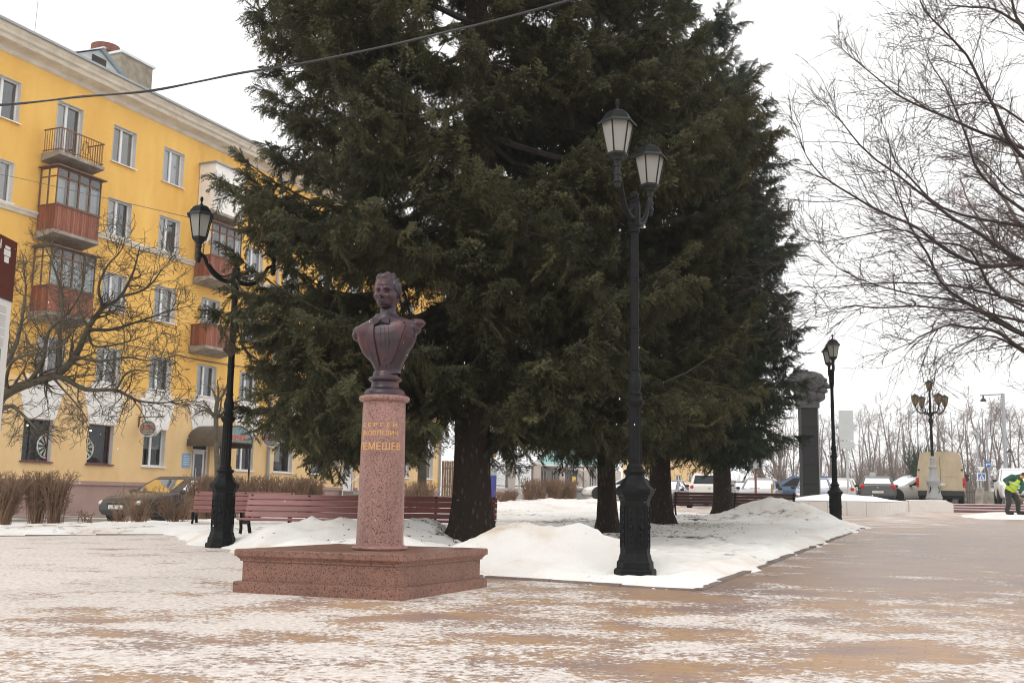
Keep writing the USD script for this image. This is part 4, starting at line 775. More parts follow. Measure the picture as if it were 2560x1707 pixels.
def spruce(label, base, H, z0, z1, Rf, r0, mat, seed, lean=(0, 0), dens=1.0, group=None, trim=None, side=0, gap=1.0):
    r = np.random.default_rng(seed)
    t = thing('spruce_tree', label, 'tree', tuple(base), 0, group)
    # trunk with buttressed roots
    zs = np.concatenate([[-.15, .03, .15, .35, .7], np.linspace(1.1, H, 16)]); n = 22; a = np.linspace(0, 2 * PI, n, endpoint=False)
    v = []
    for z in zs:
        rr = r0 * (max(.02, (H - z) / H)) ** .85 + r0 * .95 * math.exp(-max(z, -.1) / .22)
        w = 1 + .09 * np.sin(3 * a + seed) + .16 * math.exp(-max(z, 0) / .3) * np.sin(5 * a + 2 * seed) + .05 * (meshkit.noise(np.stack([a * 3, a * 0 + z * 2, a * 0 + seed], 1)) - .5)
        cx, cy = lean[0] * z, lean[1] * z
        v.append(np.stack([cx + rr * w * np.cos(a), cy + rr * w * np.sin(a), np.full(n, z)], 1))
    v = np.vstack(v); f = [[i * n + j, i * n + (j + 1) % n, (i + 1) * n + (j + 1) % n, (i + 1) * n + j] for i in range(len(zs) - 1) for j in range(n)]
    obj('trunk', (v, f), 'bark_spruce', t, smooth=True)
    nb_ = 420; a = r.uniform(0, 2 * PI, nb_); rr = r0 * 1.2 + np.abs(r.normal(0, 1.1, nb_)); lx, ly = base[0] + rr * np.cos(a), base[1] + rr * np.sin(a); lz = np.array([max(snow_z(p_, q_), g1(p_, q_)) for p_, q_ in zip(lx, ly)]) if base[1] < 30 else G(lx, ly); dd_ = np.stack([r.normal(size=nb_), r.normal(size=nb_), r.normal(0, .15, nb_)], 1); dd_ = unit(dd_) * r.uniform(.006, .026, (nb_, 1)); c_ = np.stack([lx, ly, lz + .006], 1); LIT.append((np.stack([c_ - dd_, c_, c_ + dd_ + r.normal(0, .01, (nb_, 3))], 1), np.tile([.003, .005, .002], (nb_, 1))))
    lim, lr, pos, dirs, sc, kind, hang = [], [], [], [], [], [], []
    z, az = z0, r.uniform(0, 6)
    def put_sprays(pl, L_, u0, step, dr, big=1.0, tips=True):
        n = len(pl); u = np.linspace(0, 1, n); at = lambda w: np.array([np.interp(w, u, pl[:, j]) for j in range(3)])
        for q, uu in enumerate(np.arange(u0, 1.0, step / L_)):
            p = at(uu); tg = unit(at(min(1, uu + .08)) - at(max(0, uu - .08)))
            for sg in (-1, 1):
                if r.random() < .14: continue
                ang = sg * math.radians(r.uniform(22, 55)); c, s_ = math.cos(ang), math.sin(ang)
                d = np.array([tg[0] * c - tg[1] * s_, tg[0] * s_ + tg[1] * c, tg[2] * .7 + r.uniform(-.5, .15) - dr]); pos.append(p); dirs.append(unit(d)); sc.append(r.uniform(.65, 1.05) * big * (1.08 - .35 * uu)); kind.append(r.integers(0, 3))
            if r.random() < .42:       # a curtain hanging below
                d = unit(np.array([tg[0] * .4 + r.normal(0, .18), tg[1] * .4 + r.normal(0, .18), -1.0])); pos.append(p); dirs.append(d); sc.append(r.uniform(.6, 1.15) * big); kind.append(r.integers(1, 4))
        if tips:
            tg = unit(pl[-1] - pl[-2])
            for q in (-1, 0, 1): pos.append(pl[-1] - tg * .06); dirs.append(unit(np.array([tg[0] - tg[1] * q * .45, tg[1] + tg[0] * q * .45, tg[2] + r.uniform(-.02, .25)]))); sc.append(r.uniform(.45, .7) if q else r.uniform(.7, .95)); kind.append(4 if q == 0 else 0)
    while z < H - .3:
        nb = int(r.integers(5, 7)) if z < H * .6 else 4
        for k in range(nb):
            a = az + k * 2 * PI / nb + r.normal(0, .16); zz = z + r.normal(0, .10); fq_ = r.random(); vq_ = r.random(); L_ = Rf(zz) * (.62 + .43 * vq_ if fq_ < .82 else 1.05 + .15 * vq_)
            if math.cos(a) * side > .55: L_ = Rf(zz) * (.90 + .16 * vq_)
            if trim is not None: L_ *= trim(a, zz)
            if L_ < .25: continue
            f = (zz - z0) / (H - z0); e = -.26 + 1.0 * f; dip = .5 * (1 - f)
            u = np.linspace(0, 1, 8); h = np.array([math.cos(a), math.sin(a)]); sway = r.normal(0, .07) * np.sin(u * PI)
            pl = np.stack([lean[0] * zz + h[0] * L_ * u - h[1] * L_ * sway, lean[1] * zz + h[1] * L_ * u + h[0] * L_ * sway, zz + L_ * (e * u - dip * np.sin(u * PI) * .28 + .17 * u ** 3)], 1)
            low = pl[:, 2].min()
            if low < 2.0: pl[:, 2] += (2.0 - low) * u ** 1.2
            lim.append(pl); lr.append(np.linspace(.016 + .011 * L_, .006, 8)); put_sprays(pl, L_, .30, .145, .0)
            for w_ in np.linspace(.34, .84, max(2, int(L_ * 1.75 * dens))):      # side boughs make the fan
                p0 = np.array([np.interp(w_, u, pl[:, j]) for j in range(3)]); tg = unit(pl[min(7, int(w_ * 7) + 1)] - pl[int(w_ * 7)])
                for sg in (-1, 1):
                    l2 = L_ * (.40 - .26 * (w_ - .3)) * r.uniform(.7, 1.15)
                    if l2 < .18: continue
                    ang = sg * math.radians(r.uniform(38, 58)); c, s_ = math.cos(ang), math.sin(ang); d2 = np.array([tg[0] * c - tg[1] * s_, tg[0] * s_ + tg[1] * c, 0]); d2 /= np.linalg.norm(d2)
                    q2 = np.stack([p0 + d2 * l2 * v_ + np.array([0, 0, l2 * (e * .45 * v_ - .30 * v_ + .16 * v_ ** 3)]) for v_ in np.linspace(0, 1, 8)]); lim.append(q2); lr.append(np.linspace(.009 + .006 * l2, .004, 8)); put_sprays(q2, l2, .22, .15, .05, .92)
        az += 2.4; z += gap * r.uniform(.60, .84) * (1.0 if z < H * .55 else 1.1)
    for q in range(int(95 * dens)):       # short drooping twigs close to the trunk, down to the lowest limbs
        a = r.uniform(0, 2 * PI); zz = r.uniform(z0 - .75, z0 + 3.2); L_ = r.uniform(.5, 1.35) if zz > z0 else r.uniform(.35, .7); u = np.linspace(0, 1, 8)
        pl = np.stack([lean[0] * zz + math.cos(a) * L_ * u, lean[1] * zz + math.sin(a) * L_ * u, zz + L_ * (.1 * u - .65 * u * u)], 1); lim.append(pl); lr.append(np.linspace(.014, .004, 8))
        for uu in np.arange(.3, 1.01, .085 / L_ * .9):
            p = np.array([np.interp(uu, u, pl[:, j]) for j in range(3)]); d = unit(np.array([math.cos(a + r.normal(0, .8)), math.sin(a + r.normal(0, .8)), r.uniform(-1.5, -.1)])); pos.append(p); dirs.append(d); sc.append(r.uniform(.5, .95)); kind.append(r.integers(0, 4))
    lb_ = MB().tubes(np.array(lim), np.array(lr), 5); obj('limbs', lb_, 'bark_dark', t, kind='stuff')
    pos, dirs, sc, kind = np.array(pos), np.array(dirs), np.array(sc), np.array(kind)
    pi = UsdGeom.PointInstancer.Define(stage, numbered(path_of(t), 'crown')); tag(pi.GetPrim(), kind='stuff')
    for i, (v, f, ln) in enumerate(SPR):
        pr = usdkit.mesh(stage, f'{pi.GetPath()}/needle_spray_{i}' if i else f'{pi.GetPath()}/needle_spray', (v, f), L + mat); pi.GetPrototypesRel().AddTarget(pr.GetPath())
    up = np.tile([0, 0, 1.0], (len(dirs), 1)); up = up + .7 * r.normal(size=up.shape); yv = unit(np.cross(up, dirs)); zv = np.cross(dirs, yv)
    R_ = Rotation.from_matrix(np.stack([dirs, yv, zv], -1)).as_quat()
    pi.CreatePositionsAttr(Vt.Vec3fArray.FromNumpy(pos.astype(np.float32))); pi.CreateProtoIndicesAttr(Vt.IntArray.FromNumpy(kind.astype(np.int32)))
    pi.CreateScalesAttr(Vt.Vec3fArray.FromNumpy(np.repeat(sc[:, None], 3, 1).astype(np.float32)))
    pi.CreateOrientationsAttr(Vt.QuathArray([Gf.Quath(float(q[3]), float(q[0]), float(q[1]), float(q[2])) for q in R_]))
    return t
def cone(Rm, H, zk, p=.85, low=.85, zl=1.5): return lambda z: Rm * min(1, max(.02, (H - z) / (H - zk))) ** p * (low + (1 - low) * min(1, max(0, (z - zl) / 3)))
T1, T2, T3, T4 = on(1183, 14.5), on(1520, 18.6), on(1655, 23.1), on(1807, 29.0)
spruce('huge olive spruce with a thick dark trunk right behind the bust', T1, 17, 2.35, 0, cone(3.45, 17, 7.2, .9, .86, 2.2), .268, 'needles_olive', 11, (-.012, .0), 1.0, None, lambda a, z: .66 if abs((a + math.radians(60) + PI) % (2 * PI) - PI) < .65 and z < 8 else 1, side=-1, gap=.84)
spruce('spruce with a slim brown trunk directly left of the nearest lamp post', T2, 15.5, 2.4, 0, cone(2.7, 15.5, 6, .9, .85), .165, 'needles_olive', 23, (-.02, .01))
spruce('tall green spruce with a flared dark trunk just right of the nearest lamp post', T3, 15.6, 2.5, 0, cone(3.0, 15.6, 7.0, .95, .9), .25, 'needles_green', 37, (-.015, 0), side=1, gap=.9)
spruce('dark green spruce farthest right, its pale brown trunk between the maroon benches', T4, 14.6, 2.6, 0, cone(2.0, 14.6, 8.0, .95, .98), .25, 'needles_green', 41, (-.008, 0), 1.0, None, lambda a, z: 0 if math.cos(a) > .15 and z < 3.4 else 1)

lt_ = MB()
for a_, b_ in LIT: lt_.tubes(a_, b_ * 1.3, 3)
tag(obj('spruce_litter', lt_, 'bark_dark'), 'fallen spruce twigs and needles lying on the snow around the trunks', 'litter', None, 'stuff')
# ------------------------------------------------------------------ bare trees
def grow(base, d, ln, k, wob, r, bend=0.0):
    """twigs from base points along d: (N, k, 3)"""
    N = len(base); step = (ln / (k - 1))[:, None]; p = [base]; d = unit(d)
    for i in range(k - 1):
        d = unit(d + r.normal(0, wob, (N, 3)) + np.array([0, 0, bend])); p.append(p[-1] + d * step)
    return np.stack(p, 1)
def along(pl, u):
    """points and tangents at fractions u (M,) of polylines pl (M, k, 3)"""
    k = pl.shape[1]; x = u * (k - 1); i = np.minimum(x.astype(int), k - 2); t = (x - i)[:, None]; a = pl[np.arange(len(pl)), i]; b = pl[np.arange(len(pl)), i + 1]
    return a * (1 - t) + b * t, unit(b - a)
def shoots(pl, rad, n, ln, k, ang, wob, r, bend=0.0, u0=.15, rr=(.55, .003), flat=0.0):
    """n side shoots on each polyline"""
    N = len(pl); idx = np.repeat(np.arange(N), n); u = r.uniform(u0, 1, len(idx)); p, t = along(pl[idx], u)
    q = r.normal(size=(len(idx), 3)); q[:, 2] *= 1 - flat; q = unit(q - t * (q * t).sum(1, keepdims=True))
    a = np.radians(r.uniform(*ang, len(idx)))[:, None]; d = t * np.cos(a) + q * np.sin(a)
    L_ = ln(len(idx)) * (1.1 - .6 * u); w = grow(p, d, L_, k, wob, r, bend)
    rb = np.interp(u, [0, 1], [1, .35]) * np.array([rad[i][0] for i in idx]) * rr[0]
    return w, np.stack([np.linspace(a_, rr[1], k) for a_ in np.maximum(rb, rr[1] * 1.3)])
def guided_tree(label, loc, trunk, limbs, mat, seed, spec, group=None):
    """a tree whose main limbs follow measured lines; limbs: (points, r0, r1)"""
    r = np.random.default_rng(seed); t = thing('bare_tree', label, 'tree', loc, 0, group); o = np.array(loc)
    tr = MB(); tr.tube(smooth_line(np.array(trunk[0]) - o, 16), np.interp(np.linspace(0, 1, 16), [0, 1], trunk[1]), 12); obj('trunk', tr, mat, t, smooth=True)
    cr = MB()
    lines = np.array([smooth_line(np.array(p) - o, 22) for p, a, b in limbs]); rad = np.array([np.linspace(a, b, 22) for p, a, b in limbs]); wob = (meshkit.noise(lines * 1.7, seed) - .5)[..., None] * r.normal(0, .09, (len(lines), 1, 3)); lines = lines + wob * np.linspace(0, 1, 22)[None, :, None]
    tot = np.linalg.norm(np.diff(lines, axis=1), axis=2).sum(1)
    for i, (pl, rd) in enumerate(zip(lines, rad)): obj('limb', MB().tube(pl, rd, 7), mat, t, smooth=True)
    s1, r1 = [], []
    for pl, rd, L_ in zip(lines, rad, tot):
        w, q = shoots(pl[None], rd[None], max(2, int(L_ * spec['n1'])), lambda n: r.uniform(*spec['l1'], n), 9, spec['a1'], spec['w1'], r, spec.get('b1', 0), .12, (spec.get('rr1', .4), .003), spec.get('flat', 0)); s1.append(w); r1.append(q)
    s1, r1 = np.vstack(s1), np.vstack(r1); cr.tubes(s1, r1, 4)
    s2, r2 = shoots(s1, r1, spec['n2'], lambda n: r.uniform(*spec['l2'], n), 6, spec['a2'], spec['w2'], r, spec.get('b2', 0), .15, (.6, .0032)); cr.tubes(s2, r2, 3)
    if spec['n3']:
        s3, r3 = shoots(s2, r2, spec['n3'], lambda n: r.uniform(*spec['l3'], n), 4, spec['a2'], spec['w2'], r, 0, .2, (.7, .0028)); cr.tubes(s3, r3, 3)
    obj('crown', cr, mat, t, kind='stuff'); return t
# right: large lime-like crown reaching in over the path, trunk beyond the frame
r_ = np.random.default_rng(5)
def pz(pts, s, ox, oy, Ds): n = len(pts); return [P(x / s + ox, y / s + oy, D) for (x, y), D in zip(pts, np.linspace(Ds[0], Ds[1], n))]
Z8 = lambda pts, D: pz(pts, 1.668, 1900, 0, D)
RT_ = np.array([X(2850, 17), 17.0, g1(X(2850, 17), 17)])
top = RT_ + [-.1, .1, 11.5]
RL = [([(1420, 1560), (1101, 1455), (1000, 1390), (850, 1362), (700, 1395), (600, 1470)], (17, 15.2), .085, .012),
      ([(1350, 1480), (1101, 1400), (940, 1310), (760, 1190), (700, 1050), (600, 900), (560, 760), (520, 560)], (17, 16), .075, .008),
      ([(1350, 1440), (1101, 1345), (850, 1290), (490, 1272), (160, 1335)], (17, 14.5), .07, .008),
      ([(1350, 1180), (1101, 1105), (940, 1112), (760, 1030), (640, 940), (450, 850), (280, 745), (200, 660), (150, 560)], (17, 15.6), .085, .006),
      ([(1380, 1200), (1101, 1085), (930, 990), (780, 890), (640, 780), (430, 620), (330, 500), (260, 400)], (17, 17.2), .09, .006),
      ([(1350, 1000), (1101, 945), (800, 880), (620, 730), (540, 620), (500, 420)], (17, 18.2), .07, .006),
      ([(1380, 760), (1101, 625), (840, 520), (600, 410), (440, 290), (300, 150)], (17, 16.4), .075, .006),
      ([(1400, 900), (1080, 640), (960, 430), (860, 230), (700, 60), (650, -40)], (17, 15.4), .085, .01),
      ([(1250, 1000), (930, 740), (860, 560), (770, 360), (700, 240), (650, 80)], (17, 17.8), .06, .006),
      ([(1400, 260), (1101, 110), (960, 40), (760, 20)], (17, 15.5), .08, .012), ([(1400, 420), (1101, 130), (1040, -20), (980, -160)], (17, 16.5), .08, .02),
      ([(1380, 1500), (1101, 1390), (980, 1320), (830, 1255), (600, 1220), (330, 1120), (150, 900)], (17, 16.8), .06, .006),
      ([(1300, 900), (1050, 800), (900, 660), (640, 650)], (17, 18.4), .05, .006), ([(1300, 700), (1000, 450), (820, 440), (700, 450), (550, 330)], (17, 14.8), .045, .006),
      ([(1350, 1600), (1120, 1480), (960, 1400), (800, 1460), (700, 1540)], (17, 16.2), .05, .006), ([(1350, 1350), (1000, 1240), (880, 1050), (700, 1000), (560, 960), (260, 1000), (140, 960)], (17, 15), .055, .006),
      ([(1350, 1300), (1101, 1260), (800, 1190), (520, 1180), (250, 1200), (120, 1180)], (17, 17.6), .05, .006)]
guided_tree('large bare tree reaching in from the right edge over the path', tuple(RT_), ([RT_ - [0, 0, .2], RT_ + [.05, 0, 3], RT_ + [0, .1, 7], top], [.34, .06]),
            [(np.vstack([[RT_ + [0, 0, max(2.5, (Z8([a[0]], D)[0][2] - RT_[2]) * .72)]], Z8(a, D)]), r0 * .58, r1 * .5) for a, D, r0, r1 in RL], 'bark_right', 77,
            dict(n1=4.6, l1=(.5, 2.3), a1=(18, 50), w1=.085, b1=.0, n2=6, l2=(.25, .95), a2=(20, 55), w2=.1, n3=2, l3=(.1, .4), flat=.2, rr1=.3))
# dense old tree farther behind it
RB_ = np.array([X(2700, 24), 24.0, g1(X(2700, 24), 24)])
RL2 = [([(1330, 1300), (1101, 1120), (980, 1000), (880, 860), (830, 740)], (24, 23.5), .08, .01), ([(1330, 1150), (1101, 960), (1010, 820), (930, 700), (900, 620)], (24, 24.5), .08, .01), ([(1330, 1000), (1140, 800), (1060, 640), (1000, 560)], (24, 24), .08, .01),
       ([(1330, 1320), (1101, 1190), (960, 1080), (820, 1000)], (24, 24.4), .06, .01), ([(1330, 1100), (1101, 1000), (960, 900), (800, 840)], (24, 23), .06, .008), ([(1330, 1400), (1101, 1300), (1000, 1230), (930, 1150)], (24, 25), .06, .008)]
guided_tree('dense brown-twigged bare tree behind, at the right edge', tuple(RB_), ([RB_ - [0, 0, .2], RB_ + [0, 0, 3], RB_ + [0, 0, 9]], [.3, .05]),
            [(np.vstack([[RB_ + [0, 0, 3.0]], Z8(a, D)]), r0, r1) for a, D, r0, r1 in RL2], 'bark_far', 78, dict(n1=6, l1=(.4, 1.2), a1=(30, 75), w1=.25, n2=6, l2=(.2, .6), a2=(30, 75), w2=.25, n3=2, l3=(.1, .3)))
# left: low spreading crown in front of the yellow building
Z2 = lambda pts, D: pz(pts, 1.867, 0, 560, D)
AP = np.array([X(-170, 18.5), 18.5, g1(X(-170, 18.5), 18.5)])
AL = [([(-120, 900), (30, 790), (130, 745), (270, 700), (350, 620), (410, 490), (480, 390), (560, 340), (620, 230), (650, 110)], (18.5, 18), .10, .01),
      ([(130, 745), (270, 712), (400, 772), (540, 775), (640, 822), (760, 833), (880, 815)], (18.3, 17.4), .055, .006),
      ([(-120, 930), (40, 850), (90, 872), (150, 930), (190, 985)], (18.5, 17.6), .05, .008),
      ([(410, 490), (520, 492), (650, 452), (760, 418), (900, 370)], (18.1, 19), .035, .005), ([(350, 620), (470, 640), (600, 620), (700, 640), (800, 600)], (18.2, 17.2), .03, .005),
      ([(280, 700), (282, 500), (292, 330), (240, 170), (200, 90)], (18.3, 19.2), .04, .005), ([(-120, 800), (30, 650), (90, 500), (120, 330), (110, 180)], (18.5, 19.5), .06, .006),
      ([(480, 390), (460, 300), (500, 200), (560, 130), (590, 40)], (18, 17.4), .03, .004), ([(560, 340), (680, 300), (760, 220), (820, 130)], (18, 18.6), .025, .004),
      ([(130, 745), (200, 640), (230, 500), (330, 400), (390, 280), (400, 130)], (18.3, 17.5), .045, .005), ([(20, 760), (60, 640), (180, 600), (300, 560), (330, 480)], (18.4, 17), .035, .005),
      ([(540, 775), (600, 690), (700, 690), (780, 740)], (17.8, 17.2), .02, .004), ([(250, 720), (320, 800), (400, 900), (390, 930)], (18.2, 17.4), .022, .004), ([(410, 500), (440, 570), (560, 560), (640, 540), (740, 500)], (18.1, 18.8), .025, .004)]
guided_tree('crooked bare fruit tree spreading in front of the yellow building at left', tuple(AP), ([AP - [0, 0, .2], AP + [.1, 0, .8], AP + [.25, 0, 1.7], Z2([(-60, 830)], (18.5, 18.5))[0]], [.2, .1]),
            [(np.array(Z2(a, D)), r0, r1) for a, D, r0, r1 in AL], 'bark_apple', 79, dict(n1=9.0, l1=(.3, 1.15), a1=(30, 70), w1=.22, b1=.04, n2=7, l2=(.15, .55), a2=(25, 70), w2=.22, n3=2, l3=(.08, .25), rr1=.33))
# small pollarded tree by the awning
SP = on(537, 30); SP[2] = g1(SP[0], SP[1])
c3 = lambda pts, D: pz(pts, 5.2275, 320, 960, D)
guided_tree('small pollarded bare tree with a stubby crown beside the shop awning', tuple(SP), ([SP - [0, 0, .1], SP + [0, 0, 1.2]] + c3([(1150, 460), (1170, 200)], (30, 30)), [.085, .06]),
            [(np.array(c3(a, (30, 30 + k))), .045, .012) for a, k in (([(1150, 480), (1080, 340), (1000, 220)], .3), ([(1150, 440), (1200, 350), (1215, 200), (1260, 60)], -.3), ([(1170, 260), (1120, 100), (1050, 0)], .2), ([(1170, 230), (1260, 120), (1290, 0)], -.2), ([(1160, 440), (1040, 320), (900, 260)], .5), ([(1190, 430), (1370, 250), (1540, 200)], .6), ([(1150, 430), (1000, 350), (850, 430)], -.4), ([(1165, 300), (1180, 100), (1170, -60)], 0))], 'bark_apple', 80,
            dict(n1=9, l1=(.15, .5), a1=(30, 80), w1=.3, n2=4, l2=(.1, .3), a2=(30, 80), w2=.3, n3=0, l3=(0, 0)))
B3 = on(1052, 36)
guided_tree('dark bare trunk in front of the yellow shop wall, right of the granite column', tuple(B3), ([B3 - [0, 0, .2], B3 + [0, 0, 2], B3 + [-.1, 0, 5]], [.17, .13]), [(np.array([B3 + [-.1, 0, 4.6], B3 + [-.8, .3, 7], B3 + [-1.4, .2, 9]]), .1, .02), (np.array([B3 + [-.1, 0, 4.6], B3 + [.6, -.3, 7], B3 + [1.3, 0, 9]]), .1, .02)], 'bark_dark', 81,
            dict(n1=2, l1=(.4, 1.2), a1=(30, 60), w1=.2, n2=2, l2=(.2, .6), a2=(30, 60), w2=.2, n3=0, l3=(0, 0)))
# shrubs and hedges: bundles of bare stems
def shrub(label, c, w, d, h, n, seed, rz=0.0, fan=.35, name='bare_shrub', cat='shrub', trimmed=True, r0=.009, clumps=1, mat='hedge_twig', group=None):
    r = np.random.default_rng(seed); t = thing(name, label, cat, tuple(c), rz, group); m = MB()
    cx = np.linspace(-w / 2, w / 2, clumps + 2)[1:-1] if clumps > 1 else np.zeros(1); k = r.integers(0, len(cx), n)
    b = np.stack([cx[k] + r.normal(0, .05 + .02 * w / clumps, n), r.normal(0, d * .12, n), np.full(n, -.08)], 1)
    tx = np.stack([cx[k] + r.uniform(-.5, .5, n) * w / max(1, clumps) * 1.15, r.uniform(-.5, .5, n) * d, h * (r.uniform(.8, 1.0, n) if trimmed else r.uniform(.45, 1, n))], 1)
    mid = b * .55 + tx * .45 + r.normal(0, .05, (n, 3)); mid[:, :2] = b[:, :2] * .7 + tx[:, :2] * .3 + r.normal(0, .03, (n, 2)); u = np.linspace(0, 1, 6)[None, :, None]
    pl = (1 - u) ** 2 * b[:, None] + 2 * u * (1 - u) * mid[:, None] + u ** 2 * tx[:, None] + r.normal(0, .012, (n, 6, 3)) * u
    rd = np.tile(np.linspace(r0, r0 * .45, 6), (n, 1)); m.tubes(pl, rd, 3)
    s, q = shoots(pl, rd, 5, lambda N: r.uniform(.12, .38, N) * min(1, h), 4, (20, 60), .22, r, .04, .35, (.75, r0 * .4))
    if trimmed: s[..., 2] = np.minimum(s[..., 2], h * (1.02 + .03 * np.sin(s[..., 0] * 7)))
    m.tubes(s, q, 3)
    s3, q3 = shoots(s, q, 2, lambda N: r.uniform(.06, .2, N) * min(1, h), 3, (25, 70), .25, r, .05, .3, (.8, r0 * .35))
    if trimmed: s3[..., 2] = np.minimum(s3[..., 2], h * (1.05 + .03 * np.sin(s3[..., 0] * 7)))
    m.tubes(s3, q3, 3); obj('stems', m, mat, t, kind='stuff'); return t
def put(px, D, dz=0.0): p = on(px, D); return p + [0, 0, dz]
shrub('brown bare shrub with upright stems at the left edge', put(8, 22.6), .95, .7, 1.22, 130, 1); shrub('wide brown trimmed bare shrub, second from the left edge', put(112, 22.9), 1.1, .8, 1.22, 190, 2, clumps=2)
shrub('tiny cut-back bare shrub in the snow in front of the dark car', put(212, 23.0), .3, .2, .42, 9, 3, trimmed=False, r0=.014)
shrub('sparse bare shrub before the front wheel of the dark car', put(345, 23.0), .95, .5, .82, 42, 4, trimmed=False); shrub('sparse bare shrub before the rear door of the dark car', put(440, 23.4), .95, .5, .85, 46, 5, trimmed=False)
shrub('short bare shrub at the bonnet of the dark car', put(300, 23.6), .5, .4, .72, 18, 6, trimmed=False)
hc = put(640, 31.0); shrub('long clipped brown hedge under the shop windows left of the column', hc, 3.3, .8, P(640, 1190, 31)[2] - hc[2], 620, 7, 6, name='clipped_hedge', cat='hedge', clumps=9)
hc = put(505, 30.0); shrub('clipped brown hedge behind the left street lamp', hc, 1.2, .8, P(520, 1189, 30)[2] - hc[2], 210, 8, 6, name='clipped_hedge', cat='hedge', clumps=3)
hc = put(772, 31.4); shrub('end of the clipped brown hedge beside the white handrail', hc, .9, .8, P(772, 1196, 31.4)[2] - hc[2], 170, 18, 6, name='clipped_hedge', cat='hedge', clumps=3)
hc = put(1046, 34.0); shrub('clipped brown hedge between granite column and thick spruce trunk', hc, 1.15, .7, P(1046, 1203, 34)[2] - hc[2], 130, 9, 0, name='clipped_hedge', cat='hedge', clumps=3)
hc = put(1267, 44); shrub('small round bare shrub between the blue parking meter and the larger shrub', hc, .9, .8, P(1267, 1224, 44)[2] - hc[2], 130, 10, trimmed=True)
hc = put(1352, 44); shrub('large spreading brown shrub in front of the stone gate posts', hc, 2.1, 1.2, P(1352, 1196, 44)[2] - hc[2], 300, 12, clumps=3); hc = put(1415, 45); shrub('brown shrub right of the large one, before the grey wall', hc, 1.2, 1.0, P(1415, 1199, 45)[2] - hc[2], 160, 13, clumps=2)
# ------------------------------------------------------------------ vehicles; local x forward
KINDS = dict(
    sedan=dict(L=4.45, W=1.74, H=1.44, st=[(-.5, .34, .56, .78), (-.49, .24, .64, .9), (-.42, .2, .665, .97), (-.2, .19, .66, 1), (.05, .18, .655, 1), (.2, .18, .635, .995), (.34, .2, .585, .97), (.45, .22, .51, .9), (.49, .26, .44, .8), (.5, .3, .40, .74)], gh=(-.40, .215, -.26, .03), gw=(.9, .70)),
    hatch=dict(L=4.1, W=1.72, H=1.45, st=[(-.5, .34, .6, .84), (-.49, .22, .66, .93), (-.44, .2, .68, .98), (-.2, .19, .665, 1), (.05, .18, .655, 1), (.2, .18, .635, .995), (.34, .2, .585, .97), (.45, .22, .51, .9), (.49, .26, .44, .8), (.5, .3, .40, .74)], gh=(-.485, .215, -.37, .02), gw=(.9, .72)),
    suv=dict(L=4.7, W=1.9, H=1.75, st=[(-.5, .3, .6, .86), (-.49, .22, .64, .94), (-.44, .2, .655, .99), (-.2, .19, .645, 1), (.05, .19, .64, 1), (.22, .19, .63, .995), (.36, .2, .60, .97), (.45, .21, .56, .92), (.49, .24, .5, .86), (.5, .28, .45, .8)], gh=(-.49, .24, -.42, .05), gw=(.92, .74)))
